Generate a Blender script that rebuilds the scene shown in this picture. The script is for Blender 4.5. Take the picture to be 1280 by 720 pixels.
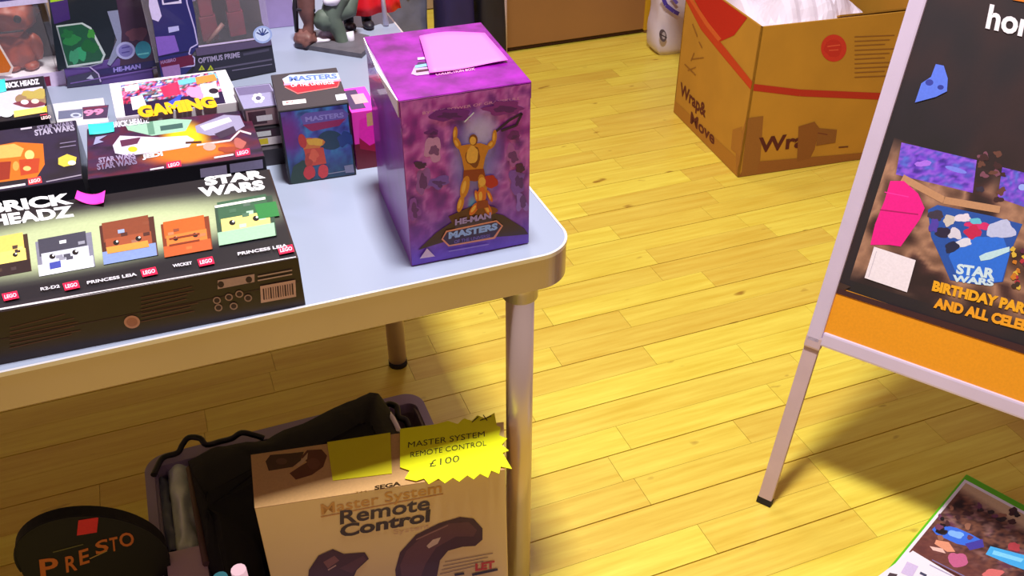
import bpy, bmesh, math, random
from mathutils import Vector, Matrix, noise

for o in list(bpy.data.objects): bpy.data.objects.remove(o)
SC = bpy.context.scene
COL = SC.collection

# ---------------------------------------------------------------- camera
F_PX = 1163.0; CH = 1.4
PITCH = math.radians(35.38); YAW = math.radians(21.1)
fw = Vector((math.sin(YAW)*math.cos(PITCH), math.cos(YAW)*math.cos(PITCH), -math.sin(PITCH)))
rt = Vector((math.cos(YAW), -math.sin(YAW), 0)); dn = fw.cross(rt)
CAM = Vector((0, 0, CH))
cd = bpy.data.cameras.new('camera'); cam = bpy.data.objects.new('camera', cd); COL.objects.link(cam)
cd.sensor_width = 36; cd.lens = 36*F_PX/1280; cd.clip_start = .02
cam.matrix_world = Matrix(((rt.x, -dn.x, -fw.x, 0), (rt.y, -dn.y, -fw.y, 0), (rt.z, -dn.z, -fw.z, CH), (0, 0, 0, 1)))
SC.camera = cam
SC.view_settings.view_transform = 'Standard'; SC.view_settings.look = 'None'
SC.view_settings.gamma = 1; SC.view_settings.use_curve_mapping = False
SC.view_settings.exposure = 0.0

# ---------------------------------------------------------------- world and lamps
w = bpy.data.worlds.new('world'); SC.world = w; w.use_nodes = True
w.node_tree.nodes['Background'].inputs[0].default_value = (1, .55, .66, 1)
w.node_tree.nodes['Background'].inputs[1].default_value = .24
def area(name, loc, sx, sy, power, col, target=None):
    l = bpy.data.lights.new(name, 'AREA'); l.shape = 'RECTANGLE'; l.size = sx; l.size_y = sy
    l.energy = power; l.color = col
    o = bpy.data.objects.new(name, l); COL.objects.link(o); o.location = loc
    if target:
        d = Vector(target)-Vector(loc); o.rotation_euler = d.to_track_quat('-Z', 'Y').to_euler()
    return o
area('overhead_area_lamp', (.38, .92, 2.95), .32, .32, 97, (1, .99, .93))
area('overhead_area_lamp', (-1.6, 2.6, 2.95), .6, .6, 24, (.84, .80, 1))
area('overhead_area_lamp', (.9, 3.2, 2.95), .6, .6, 16, (1, .97, .9))  # unseen fill lamp added towards the back

# ---------------------------------------------------------------- pixel <-> world helpers (calibrated view)
def ray(px, py): return fw + rt*((px-640)/F_PX) + dn*((py-360)/F_PX)
def P(px, py, z):
    d = ray(px, py); return CAM + d*((z-CH)/d.z)
def hit(px, py, o, n):
    d = ray(px, py); return CAM + d*((o-CAM).dot(n)/d.dot(n))
def proj(p):
    c = p-CAM; z = c.dot(fw); return (640+F_PX*c.dot(rt)/z, 360+F_PX*c.dot(dn)/z)

# ---------------------------------------------------------------- materials
def lin(c):
    c = c/255.; return c/12.92 if c <= .04045 else ((c+.055)/1.055)**2.4
def L(rgb): return (lin(rgb[0]), lin(rgb[1]), lin(rgb[2]), 1)
def mat(name, rgb, rough=.5, metal=0, var=0, scale=8, bump=0, coat=0, alpha=None, trans=0):
    m = bpy.data.materials.new(name); m.use_nodes = True
    nt = m.node_tree; b = nt.nodes['Principled BSDF']
    b.inputs['Roughness'].default_value = rough; b.inputs['Metallic'].default_value = metal
    b.inputs['Base Color'].default_value = L(rgb); b.inputs['Coat Weight'].default_value = coat
    b.inputs['Transmission Weight'].default_value = trans
    if alpha is not None: b.inputs['Alpha'].default_value = alpha
    if var or bump:
        tc = nt.nodes.new('ShaderNodeTexCoord'); n = nt.nodes.new('ShaderNodeTexNoise')
        n.inputs['Scale'].default_value = scale; n.inputs['Detail'].default_value = 6
        nt.links.new(tc.outputs['Object'], n.inputs['Vector'])
        if var:
            r = nt.nodes.new('ShaderNodeMapRange'); r.inputs['From Min'].default_value = .3; r.inputs['From Max'].default_value = .7
            r.inputs['To Min'].default_value = 1-var; r.inputs['To Max'].default_value = 1+var
            nt.links.new(n.outputs['Fac'], r.inputs['Value'])
            h = nt.nodes.new('ShaderNodeHueSaturation'); h.inputs['Color'].default_value = L(rgb)
            nt.links.new(r.outputs[0], h.inputs['Value']); nt.links.new(h.outputs[0], b.inputs['Base Color'])
        if bump:
            bp = nt.nodes.new('ShaderNodeBump'); bp.inputs['Strength'].default_value = bump; bp.inputs['Distance'].default_value = .004
            nt.links.new(n.outputs['Fac'], bp.inputs['Height']); nt.links.new(bp.outputs[0], b.inputs['Normal'])
    return m
def print_mat(name, rough, coat=0):
    m = bpy.data.materials.new(name); m.use_nodes = True; nt = m.node_tree; b = nt.nodes['Principled BSDF']
    a = nt.nodes.new('ShaderNodeVertexColor'); a.layer_name = 'Ink'
    tc = nt.nodes.new('ShaderNodeTexCoord'); n = nt.nodes.new('ShaderNodeTexNoise'); n.inputs['Scale'].default_value = 260
    r = nt.nodes.new('ShaderNodeMapRange'); r.inputs['To Min'].default_value = .88; r.inputs['To Max'].default_value = 1.12
    h = nt.nodes.new('ShaderNodeHueSaturation')
    nt.links.new(tc.outputs['Object'], n.inputs['Vector']); nt.links.new(n.outputs['Fac'], r.inputs['Value'])
    nt.links.new(r.outputs[0], h.inputs['Value']); nt.links.new(a.outputs['Color'], h.inputs['Color'])
    nt.links.new(h.outputs[0], b.inputs['Base Color']); b.inputs['Roughness'].default_value = rough; b.inputs['Coat Weight'].default_value = coat
    return m
INK = print_mat('glossy_print', .42, .15)
INK_MATT = print_mat('matt_print', .7)
def wood_floor(pieces):
    m = bpy.data.materials.new('oiled_beech_floor'); m.use_nodes = True; nt = m.node_tree; b = nt.nodes['Principled BSDF']
    N = nt.nodes.new; K = nt.links.new
    tc = N('ShaderNodeTexCoord'); oi = N('ShaderNodeObjectInfo'); geo = N('ShaderNodeNewGeometry')
    mp = N('ShaderNodeMapping'); mp.inputs['Scale'].default_value = (2.2, 34, 1)
    ad = N('ShaderNodeVectorMath'); ad.operation = 'ADD'
    sc = N('ShaderNodeVectorMath'); sc.operation = 'SCALE'; sc.inputs['Scale'].default_value = 37
    cb = N('ShaderNodeCombineXYZ'); K(oi.outputs['Random'], cb.inputs[0]); K(oi.outputs['Random'], cb.inputs[1]); K(cb.outputs[0], sc.inputs[0])
    K(geo.outputs['Position'], mp.inputs['Vector']); K(mp.outputs[0], ad.inputs[0]); K(sc.outputs[0], ad.inputs[1])
    g = N('ShaderNodeTexNoise'); g.inputs['Scale'].default_value = 1.6; g.inputs['Detail'].default_value = 7; g.inputs['Roughness'].default_value = .62
    K(ad.outputs[0], g.inputs['Vector'])
    cr = N('ShaderNodeValToRGB'); e = cr.color_ramp.elements
    e[0].position = .15; e[0].color = L((212, 172, 46)); e[1].position = .75; e[1].color = L((242, 222, 92))
    K(g.outputs['Fac'], cr.inputs[0])
    hs = N('ShaderNodeHueSaturation'); r1 = N('ShaderNodeMapRange'); r1.inputs['To Min'].default_value = .90; r1.inputs['To Max'].default_value = 1.03
    K(oi.outputs['Random'], r1.inputs['Value']); K(r1.outputs[0], hs.inputs['Value']); K(cr.outputs[0], hs.inputs['Color'])
    r2 = N('ShaderNodeMapRange'); r2.inputs['To Min'].default_value = .488; r2.inputs['To Max'].default_value = .508
    K(oi.outputs['Random'], r2.inputs['Value']); K(r2.outputs[0], hs.inputs['Hue'])
    # knots and small scars in the timber
    kn = N('ShaderNodeTexNoise'); kn.inputs['Scale'].default_value = 9; kn.inputs['Detail'].default_value = 2
    mk = N('ShaderNodeMapping'); mk.inputs['Scale'].default_value = (1, 2.6, 1); K(geo.outputs['Position'], mk.inputs[0]); K(mk.outputs[0], kn.inputs['Vector'])
    rk = N('ShaderNodeMapRange'); rk.inputs['From Min'].default_value = .70; rk.inputs['From Max'].default_value = .76; rk.inputs['To Max'].default_value = .75
    K(kn.outputs['Fac'], rk.inputs['Value'])
    mx = N('ShaderNodeMix'); mx.data_type = 'RGBA'; mx.inputs[7].default_value = L((140, 84, 20))
    K(rk.outputs[0], mx.inputs[0]); K(hs.outputs[0], mx.inputs[6]); K(mx.outputs[2], b.inputs['Base Color'])
    b.inputs['Roughness'].default_value = .34
    rr = N('ShaderNodeMapRange'); rr.inputs['To Min'].default_value = .28; rr.inputs['To Max'].default_value = .5
    K(g.outputs['Fac'], rr.inputs['Value']); K(rr.outputs[0], b.inputs['Roughness'])
    bp = N('ShaderNodeBump'); bp.inputs['Strength'].default_value = .12; bp.inputs['Distance'].default_value = .002
    K(g.outputs['Fac'], bp.inputs['Height']); K(bp.outputs[0], b.inputs['Normal'])
    return m
WOOD = wood_floor(True)
M = dict(
    tabletop=mat('pale_grey_laminate', (150, 158, 184), .36, var=.03, scale=5),
    edge=mat('silver_edge_band', (232, 226, 236), .3, .35),
    apron=mat('painted_steel_apron', (186, 166, 168), .30, .55, var=.03),
    leg=mat('satin_steel_leg', (206, 184, 176), .30, .55),
    foot=mat('black_rubber', (24, 20, 22), .7),
    alu=mat('anodised_aluminium', (214, 198, 226), .4, .2, var=.03, scale=20),
    alu_leg=mat('bare_aluminium_leg', (204, 178, 186), .42, .2, var=.04, scale=20),
    card=mat('brown_cardboard', (190, 136, 38), .8, var=.07, scale=7, bump=.2),
    cardin=mat('raw_cardboard_inside', (176, 130, 60), .85, var=.05),
    paper=mat('white_packing_paper', (244, 232, 250), .6, bump=.25, scale=14),
    darkcard=mat('black_card', (24, 22, 30), .38, coat=.2),
    greycard=mat('dark_grey_card', (62, 56, 66), .45),
    browncard=mat('dark_brown_printed_card', (44, 26, 22), .45, var=.15, scale=30),
    purple=mat('purple_printed_card', (136, 30, 156), .33, var=.25, scale=18, coat=.3),
    lid=mat('purple_lid_card', (134, 20, 148), .25, var=.45, scale=30, coat=.5),
    navy=mat('navy_card', (36, 34, 96), .4),
    white=mat('white_card', (236, 228, 240), .5),
    lilac=mat('lilac_card', (160, 140, 196), .5, var=.1, scale=20),
    violet=mat('violet_card', (92, 66, 140), .45, var=.15, scale=20),
    pinknote=mat('pink_sticky_paper', (250, 112, 232), .6),
    hotpink=mat('hot_pink_paper', (255, 60, 200), .6),
    teal=mat('turquoise_sticky_paper', (52, 232, 222), .6),
    clear=mat('clear_plastic_window', (235, 230, 245), .12, alpha=.07, coat=1),
    cloth=mat('black_fabric', (9, 8, 10), .9, var=.2, scale=30, bump=.5),
    crate=mat('grey_plastic_crate', (158, 140, 168), .5, var=.05),
    cable=mat('black_cable', (14, 12, 14), .45),
    silver=mat('silver_foil_sleeve', (236, 242, 244), .22, .05, var=.1, scale=30, bump=.5),
    beige=mat('beige_box_card', (232, 202, 136), .55, var=.03, scale=8),
    beigetop=mat('beige_box_shaded_card', (200, 160, 112), .55, var=.03, scale=8),  # box beige with the table's shade mixed into the colour
    cabinet=mat('brown_veneer', (158, 112, 66), .45, var=.06, scale=3),
    yellow=mat('yellow_edging', (206, 158, 30), .5),
    plinth=mat('dark_plinth', (60, 24, 20), .6),
    bag=mat('white_plastic_bag', (214, 200, 218), .35, var=.04, bump=.3, scale=12),
    navycloth=mat('navy_nylon', (32, 24, 84), .6, var=.25, scale=12, bump=.3),
    blackcloth=mat('black_nylon', (24, 20, 34), .6, var=.3, scale=12, bump=.3),
    greyplastic=mat('grey_blue_plastic_wrap', (104, 108, 138), .3, var=.25, scale=16, bump=.6),
    grey=mat('matt_grey_resin', (92, 88, 98), .6, var=.2, scale=40, bump=.3),
    olive=mat('grey_green_resin', (84, 96, 88), .6, var=.2, scale=40),
    red=mat('red_resin', (230, 16, 36), .5, var=.1, scale=30),
    skin=mat('brown_resin', (120, 78, 74), .55, var=.2, scale=60),
    darkresin=mat('dark_resin', (34, 28, 40), .5, var=.2, scale=60),
    whiter=mat('white_resin', (220, 214, 232), .5),
    orange=mat('orange_brown_vinyl', (156, 62, 34), .5, var=.35, scale=40, bump=.3),
    green=mat('green_vinyl', (40, 130, 78), .5, var=.35, scale=40),
    darkred=mat('dark_red_vinyl', (110, 20, 40), .5, var=.35, scale=40),
    toyblue=mat('blue_vinyl', (40, 44, 150), .5),
    limegreen=mat('lime_green_plastic', (96, 190, 20), .45),
    boardback=mat('grey_backing_board', (120, 116, 128), .6),
)

# ---------------------------------------------------------------- mesh helpers
def origin_of(parent):
    v = Vector((0, 0, 0))
    while parent is not None: v += parent.location; parent = parent.parent
    return v
class MB:
    def __init__(s): s.b = bmesh.new(); s.mi = 0
    def face(s, pts):
        f = s.b.faces.new([s.b.verts.new(p) for p in pts]); f.material_index = s.mi; return f
    def hexa(s, b4, t4, bevel=0, seg=2):
        vb = [s.b.verts.new(p) for p in b4]; vt = [s.b.verts.new(p) for p in t4]
        fs = [s.b.faces.new(vb[::-1]), s.b.faces.new(vt)]
        for i in range(4):
            j = (i+1) % 4; fs.append(s.b.faces.new((vb[i], vb[j], vt[j], vt[i])))
        for f in fs: f.material_index = s.mi
        if bevel:
            es = list({e for f in fs for e in f.edges}); bmesh.ops.bevel(s.b, geom=es, offset=bevel, segments=seg, affect='EDGES', profile=.6)
        return s
    def obox(s, o, u, v, wv, bevel=0, seg=2):
        o, u, v, wv = map(Vector, (o, u, v, wv)); b4 = [o, o+u, o+u+v, o+v]
        if u.cross(v).dot(wv) < 0: b4 = b4[::-1]
        return s.hexa(b4, [p+wv for p in b4], bevel, seg)
    def box(s, a, c, bevel=0, seg=2):
        return s.obox(a, (c[0]-a[0], 0, 0), (0, c[1]-a[1], 0), (0, 0, c[2]-a[2]), bevel, seg)
    def prism(s, pts, vec, smooth=False):
        vec = Vector(vec); pts = [Vector(p) for p in pts]
        nrm = sum(((pts[i]-pts[0]).cross(pts[(i+1) % len(pts)]-pts[0]) for i in range(len(pts))), Vector())
        if nrm.dot(vec) < 0: pts = pts[::-1]
        vb = [s.b.verts.new(p) for p in pts]; vt = [s.b.verts.new(p+vec) for p in pts]
        fs = [s.b.faces.new(vb[::-1]), s.b.faces.new(vt)]
        for i in range(len(pts)):
            j = (i+1) % len(pts); f = s.b.faces.new((vb[i], vb[j], vt[j], vt[i])); f.smooth = smooth; fs.append(f)
        for f in fs: f.material_index = s.mi
        return s
    def tube(s, path, r, n=12, cap=True):
        path = [Vector(p) for p in path]; rs = list(r) if isinstance(r, (list, tuple)) else [r]*len(path)
        if 3 < len(path) < 30:      # Catmull-Rom smoothing
            q = [path[0]]+path+[path[-1]]; np_, nr_ = [], []
            for i in range(1, len(q)-2):
                for k in range(4):
                    t = k/4; a, b, c, d = q[i-1:i+3]
                    np_.append(.5*((2*b)+(c-a)*t+(2*a-5*b+4*c-d)*t*t+(3*b-a-3*c+d)*t**3)); nr_.append(rs[i-1]*(1-t)+rs[min(i, len(rs)-1)]*t)
            path, rs = np_+[path[-1]], nr_+[rs[-1]]
        rings = []; pa = None
        for i, p in enumerate(path):
            t = (path[min(i+1, len(path)-1)]-path[max(i-1, 0)]).normalized()
            a = pa if pa is not None else (Vector((1, 0, 0)) if abs(t.x) < .8 else Vector((0, 1, 0)))
            a = (a-t*a.dot(t)).normalized(); pa = a; c = t.cross(a)
            rings.append([s.b.verts.new(p+(a*math.cos(k*math.tau/n)+c*math.sin(k*math.tau/n))*rs[i]) for k in range(n)])
        for i in range(len(rings)-1):
            for k in range(n):
                f = s.b.faces.new((rings[i][k], rings[i][(k+1) % n], rings[i+1][(k+1) % n], rings[i+1][k])); f.smooth = True; f.material_index = s.mi
        if cap: s.b.faces.new(rings[0][::-1]).material_index = s.mi; s.b.faces.new(rings[-1]).material_index = s.mi
        return s
    def ball(s, c, rx, ry=None, rz=None, sub=2, rot=None, lump=0):
        ry = ry or rx; rz = rz or rx
        g = bmesh.ops.create_icosphere(s.b, subdivisions=sub, radius=1)
        for v in g['verts']:
            k = 1+lump*noise.noise(v.co*2.3+Vector(c)*31)
            p = Vector((v.co.x*rx*k, v.co.y*ry*k, v.co.z*rz*k))
            if rot is not None: p = rot @ p
            v.co = p+Vector(c)
        for f in {f for v in g['verts'] for f in v.link_faces}: f.smooth = True; f.material_index = s.mi
        return s
    def grid(s, fn, nu, nv, smooth=True, thick=None):
        g = [[s.b.verts.new(fn(i/nu, j/nv)) for i in range(nu+1)] for j in range(nv+1)]
        for j in range(nv):
            for i in range(nu):
                f = s.b.faces.new((g[j][i], g[j][i+1], g[j+1][i+1], g[j+1][i])); f.smooth = smooth; f.material_index = s.mi
        return s
    def build(s, name, mats, parent=None, solid=0, loc=None):
        o0 = origin_of(parent) if parent is not None else Vector(loc or (0, 0, 0))
        me = bpy.data.meshes.new(name)
        for v in s.b.verts: v.co -= o0
        bmesh.ops.recalc_face_normals(s.b, faces=s.b.faces)
        s.b.to_mesh(me); s.b.free()
        for m in (mats if isinstance(mats, (list, tuple)) else [mats]): me.materials.append(m)
        o = bpy.data.objects.new(name, me); COL.objects.link(o)
        if parent is not None: o.parent = parent
        else: o.location = o0
        if solid:
            md = o.modifiers.new('solid', 'SOLIDIFY'); md.thickness = solid; md.offset = 0
        return o
def tag(o, label=None, cat=None, group=None, kind=None):
    if label: o['label'] = label
    if cat: o['category'] = cat
    if group: o['group'] = group
    if kind: o['kind'] = kind
    return o
def thing(name, loc, label, cat, group=None):
    o = bpy.data.objects.new(name, None); o.empty_display_size = .05; COL.objects.link(o); o.location = loc
    return tag(o, label, cat, group)

# ---------------------------------------------------------------- flat print on a real face
_fc = {}
def glyphs(txt, bold=0):
    if (txt, bold) in _fc: return _fc[(txt, bold)]
    c = bpy.data.curves.new('t', 'FONT'); c.body = txt; c.size = 1; c.offset = bold; c.resolution_u = 3
    o = bpy.data.objects.new('t', c); COL.objects.link(o)
    dg = bpy.context.evaluated_depsgraph_get(); me = bpy.data.meshes.new_from_object(o.evaluated_get(dg))
    vs = [v.co.copy() for v in me.vertices]; fs = [list(p.vertices) for p in me.polygons]
    bpy.data.objects.remove(o); bpy.data.meshes.remove(me); bpy.data.curves.remove(c)
    x0 = min(v.x for v in vs); x1 = max(v.x for v in vs); y1 = max(v.y for v in vs); y0 = min(0, 0)
    vs = [((v.x-x0)/(x1-x0), (v.y-y0)/(y1-y0)) for v in vs]
    _fc[(txt, bold)] = (vs, fs); return vs, fs
class Art:
    """coloured ink polygons lying on one flat face; n points out of the face"""
    def __init__(s, o, u, v, n=None, lift=.0004):
        s.o = Vector(o); s.u = Vector(u); s.v = Vector(v); s.n = (Vector(n) if n else s.u.cross(s.v)).normalized()
        if s.n.dot(CAM-s.o) < 0: s.n = -s.n
        s.fs = []; s.k = lift; s.step = .00003; s.clampuv = True
    def uv(s, p):
        d = p-s.o; uu = s.u.dot(s.u); vv = s.v.dot(s.v); uv = s.u.dot(s.v); a = d.dot(s.u); b = d.dot(s.v)
        det = uu*vv-uv*uv; return (a*vv-b*uv)/det, (b*uu-a*uv)/det
    def at(s, px, py):
        p = hit(px, py, s.o, s.n)
        if s.clampuv:
            a, b = s.uv(p); a = min(max(a, .004), .996); b = min(max(b, .004), .996); p = s.o+s.u*a+s.v*b
        return p
    def add(s, pts, col):
        s.fs.append(([p+s.n*s.k for p in pts], [L(col)]*len(pts) if not isinstance(col[0], (tuple, list)) else [L(c) for c in col]))
    def up(s): s.k += s.step
    def poly(s, px, col): s.add([s.at(*p) for p in px], col); s.up(); return s
    def full(s, col, a=(0, 0), b=(1, 1)):
        s.add([s.o+s.u*x+s.v*y for x, y in ((a[0], a[1]), (b[0], a[1]), (b[0], b[1]), (a[0], b[1]))], col); s.up(); return s
    def ell(s, cx, cy, rx, ry, col, rot=0, n=20, wob=0):
        r = math.radians(rot); pts = []
        for k in range(n):
            t = k*math.tau/n; q = 1+wob*noise.noise(Vector((cx*1.37+1.3*math.cos(t), cy*1.71+1.3*math.sin(t), 1.7)))
            x, y = rx*math.cos(t)*q, ry*math.sin(t)*q; pts.append((cx+x*math.cos(r)-y*math.sin(r), cy+x*math.sin(r)+y*math.cos(r)))
        return s.poly(pts, col)
    def line(s, pts, wd, col):
        for (x0, y0), (x1, y1) in zip(pts, pts[1:]):
            d = math.hypot(x1-x0, y1-y0) or 1; nx, ny = -(y1-y0)/d*wd/2, (x1-x0)/d*wd/2
            s.add([s.at(*q) for q in ((x0+nx, y0+ny), (x1+nx, y1+ny), (x1-nx, y1-ny), (x0-nx, y0-ny))], col)
        s.up(); return s
    def text(s, txt, p0, p1, h, col, upv=None, bold=.0, shear=0):
        """baseline from pixel p0 to p1, cap height h pixels along upv (pixels)"""
        vs, fs = glyphs(txt, bold); cl = s.clampuv; s.clampuv = False
        if upv is None:
            A = s.at(*p0); q = proj(A+s.v.normalized()*.01); b = proj(A); l = math.hypot(q[0]-b[0], q[1]-b[1]); upv = ((q[0]-b[0])/l, (q[1]-b[1])/l)
            if upv[1] > 0: upv = (-upv[0], -upv[1])
        A = s.at(*p0); B = s.at(*p1); U = s.at(p0[0]+upv[0]*h, p0[1]+upv[1]*h)-A; X = B-A
        s.clampuv = cl; W = [A+X*(x+shear*y)+U*y for x, y in vs]
        for f in fs: s.add([W[i] for i in f], col)
        s.up(); return s
    def image(s, q, nu, nv, fn):
        """q = pixel corners TL TR BR BL; fn(u, v) -> rgb, smooth between grid points"""
        c = [s.at(*p) for p in q]
        g = [[c[0]*(1-i/nu)*(1-j/nv)+c[1]*(i/nu)*(1-j/nv)+c[2]*(i/nu)*(j/nv)+c[3]*(1-i/nu)*(j/nv) for i in range(nu+1)] for j in range(nv+1)]
        k = [[fn(i/nu, j/nv) for i in range(nu+1)] for j in range(nv+1)]
        for j in range(nv):
            for i in range(nu):
                idx = ((j, i), (j, i+1), (j+1, i+1), (j+1, i)); s.add([g[a][b] for a, b in idx], [k[a][b] for a, b in idx])
        s.up(); return s
    def build(s, name, parent, m=None, label=None):
        o0 = origin_of(parent); vs = []; fs = []; cs = []
        for pts, col in s.fs:
            b = len(vs); pts2 = [p-o0 for p in pts]
            nr = sum(((pts2[i]-pts2[0]).cross(pts2[(i+1) % len(pts2)]-pts2[0]) for i in range(len(pts2))), Vector())
            if nr.dot(s.n) < 0: pts2 = pts2[::-1]; col = col[::-1]
            vs += pts2; fs.append(list(range(b, b+len(pts2)))); cs += col
        me = bpy.data.meshes.new(name); me.from_pydata(vs, [], fs)
        ca = me.color_attributes.new('Ink', 'FLOAT_COLOR', 'CORNER')
        ca.data.foreach_set('color', [x for c in cs for x in c])
        me.materials.append(m or INK); o = bpy.data.objects.new(name, me); COL.objects.link(o); o.parent = parent
        if label: o['label'] = label
        return o
def mixc(a, b, t):
    t = min(max(t, 0), 1); return tuple(a[i]+(b[i]-a[i])*t for i in range(3))
def pal(u, v, cols, sc=8, seed=0):
    n = noise.noise(Vector((u*sc, v*sc, seed)))*.5+.5+.25*noise.noise(Vector((u*sc*2.7, v*sc*2.7, seed+9)))
    x = min(max((n-.2)/.6, 0), .999)*(len(cols)-1); i = int(x); return mixc(cols[i], cols[i+1], x-i)
# cartons ---------------------------------------------------------------
class Carton:
    def __init__(s, name, o, u, v, h, m, label, cat='box', group=None, bevel=.0015, part='carton'):
        s.o = Vector(o); s.u = Vector(u); s.v = Vector(v); s.h = h; z = Vector((0, 0, h)); s.z = z
        s.root = thing(name, s.o+s.u*.5+s.v*.5, label, cat, group)
        s.body = MB().obox(s.o, s.u, s.v, z, bevel).build(part, m, s.root)
    def front(s, lift=.0004): return Art(s.o, s.u, s.z, lift=lift)
    def top(s, lift=.0004): return Art(s.o+s.z, s.u, s.v, lift=lift)
    def left(s): return Art(s.o, s.v, s.z)
    def right(s): return Art(s.o+s.u, s.v, s.z)

def V2(a, b, z): return Vector((a, b, z))
T = .72
random.seed(5)
# ================================================================= THE SETTING
fl = MB().box((-2.5, -.8, -.03), (4.5, 4.6, -.006)).build('floor', WOOD); tag(fl, kind='structure', label='yellow oiled wooden strip floor')
PW = .149
lens = [.30, .38, .46, .55, .66, .8]
strip_mesh = {}
def strip(xc, yc, ln, upper):
    key = (ln, upper)
    if key not in strip_mesh:
        g0, g1 = (.0003, .0013) if upper else (.0013, .0003)
        b = MB().box((-ln/2+.0004, -PW/4+g0, -.006), (ln/2-.0004, PW/4-g1, 0)); me = bpy.data.meshes.new('floorboard')
        b.b.to_mesh(me); b.b.free(); me.materials.append(WOOD); strip_mesh[key] = me
    o = bpy.data.objects.new('floorboard', strip_mesh[key]); COL.objects.link(o); o.location = (xc, yc, 0); o.parent = fl
def xrange_at(y):
    xs = []
    for x in [i*.02-1.2 for i in range(220)]:
        p = proj(Vector((x, y, 0)))
        if -30 < p[0] < 1310 and -20 < p[1] < 750: xs.append(x)
    return (min(xs), max(xs)) if xs else None
nstrip = 0
for k in range(-4, 17):
    for hlf in (0, 1):
        yc = .908+PW*k+PW*(.25+.5*hlf)
        if yc > 3.37: continue
        xr = xrange_at(yc)
        if not xr: continue
        x0, x1 = xr
        if yc > 1.95: x0 = max(x0, .46)
        x1 = min(x1, 2.35 if yc > 1.6 else 1.95)
        x = x0-random.random()*.4
        while x < x1:
            ln = random.choice(lens); strip(x+ln/2, yc, ln, hlf); x += ln; nstrip += 1
print('strips', nstrip)
# far wall and low cabinet
wl = MB().box((-2.5, 4.0, 0), (4.5, 4.1, 2.9)).build('wall_back', mat('cream_wall', (176, 150, 120), .8, var=.03)); tag(wl, kind='structure')
cb = thing('low_cabinet', (1.56, 3.58, 0), 'low brown veneered cabinet with yellow edging standing along the far side of the floor', 'cabinet')
MB().box((1.215, 3.385, .015), (1.905, 3.78, .8), .003).build('cabinet_body', M['cabinet'], cb)
MB().box((1.18, 3.375, .012), (1.22, 3.78, .8), .002).build('edge_strip', M['yellow'], cb)
MB().box((1.90, 3.375, .012), (1.925, 3.78, .8), .002).build('edge_strip', M['yellow'], cb)
MB().box((1.2, 3.395, 0), (1.91, 3.76, .016)).build('plinth', M['plinth'], cb)

# ================================================================= TABLE
tb = thing('trestle_table', (-.4, 1.5, 0), 'long pale grey table with rounded corner and silver steel legs', 'table')
def rrect(x0, x1, y0, y1, r, z, n=16):
    pts = []
    for cx, cy, a0 in ((x1-r, y0+r, -90), (x1-r, y1-r, 0), (x0+r, y1-r, 90), (x0+r, y0+r, 180)):
        for i in range(n+1):
            a = math.radians(a0+90*i/n); pts.append((cx+r*math.cos(a), cy+r*math.sin(a), z))
    return pts
TX0, TX1, TY0, TY1 = -1.15, .463, .945, 2.15
MB().prism(rrect(TX0+.003, TX1-.003, TY0+.003, TY1-.003, .052, T-.012), (0, 0, .012), True).build('tabletop', M['tabletop'], tb)
e = MB()
ro = rrect(TX0, TX1, TY0, TY1, .055, 0); ri = rrect(TX0+.0035, TX1-.0035, TY0+.0035, TY1-.0035, .0515, 0)
def ring(b, ro, ri, z0, z1):
    n = len(ro); V = lambda p, z: b.b.verts.new((p[0], p[1], z))
    a = [V(p, z0) for p in ro]; c = [V(p, z1) for p in ro]; d = [V(p, z1) for p in ri]; f = [V(p, z0) for p in ri]
    for i in range(n):
        j = (i+1) % n
        for q in ((a[i], a[j], c[j], c[i]), (c[i], c[j], d[j], d[i]), (d[i], d[j], f[j], f[i]), (f[i], f[j], a[j], a[i])):
            b.b.faces.new(q)
ring(e, ro, ri, T-.005, T+.0012); e.build('edge_band', M['edge'], tb)
ap = MB(); ring(ap, rrect(TX0+.001, TX1-.001, TY0+.001, TY1-.001, .054, 0), rrect(TX0+.02, TX1-.02, TY0+.02, TY1-.02, .036, 0), T-.053, T-.005)
ap.build('apron', M['apron'], tb)
for lx, ly in ((.3925, .986), (.352, 1.65), (.40, 2.08), (-1.08, 1.008), (-1.03, 1.65), (-1.08, 2.08)):
    lg = MB().tube([(lx, ly, .012), (lx, ly, T-.013)], .0205, 24).build('leg', M['leg'], tb)
    MB().tube([(lx, ly, T-.085), (lx, ly, T-.02)], .0255, 24).build('leg_collar', M['apron'], lg)
    MB().tube([(lx, ly, 0), (lx, ly, .014)], .0215, 20).build('rubber_foot', M['foot'], lg)

# ================================================================= GOODS ON THE TABLE
# --- large flat black box with block figures ------------------------------------
XL = -.50
c = Carton('toy_box', (XL, .969, T), (.595, -.018, 0), (.004, .236, 0), .07, M['browncard'],
           'large flat black building-toy box printed with five block heads, at the table front edge', bevel=.001)
t = c.top()
def glow(u, v):
    d = ((u-.60)/.48)**2+((v-.46)/.36)**2
    k = min(max(1.15-d, 0), 1); k = k*k*(3-2*k)
    return mixc((22, 20, 28), (176, 188, 146), k)
q = [proj(p) for p in (t.o+t.v, t.o+t.u+t.v, t.o+t.u, t.o)]
t.image(q, 60, 24, glow)
t.line([(0, 387), (120, 368), (373, 322)], 1.6, (236, 226, 232))
t.poly([(-60, 392), (373, 314), (375, 322), (-60, 397)], (30, 26, 34)); t.line([(-60, 397), (373, 321)], 1.3, (220, 210, 220))
t.text('BRICK', (-14, 267), (92, 254), 13, (240, 240, 246), bold=.05, upv=(-.25, -1))
t.text('HEADZ', (-10, 283), (94, 270), 13, (240, 240, 246), bold=.05, upv=(-.25, -1))
t.text('STAR', (257, 232), (332, 222), 10, (246, 244, 250), bold=.06, upv=(-.25, -1))
t.text('WARS', (250, 246), (332, 236), 11, (246, 244, 250), bold=.06, upv=(-.25, -1))
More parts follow.
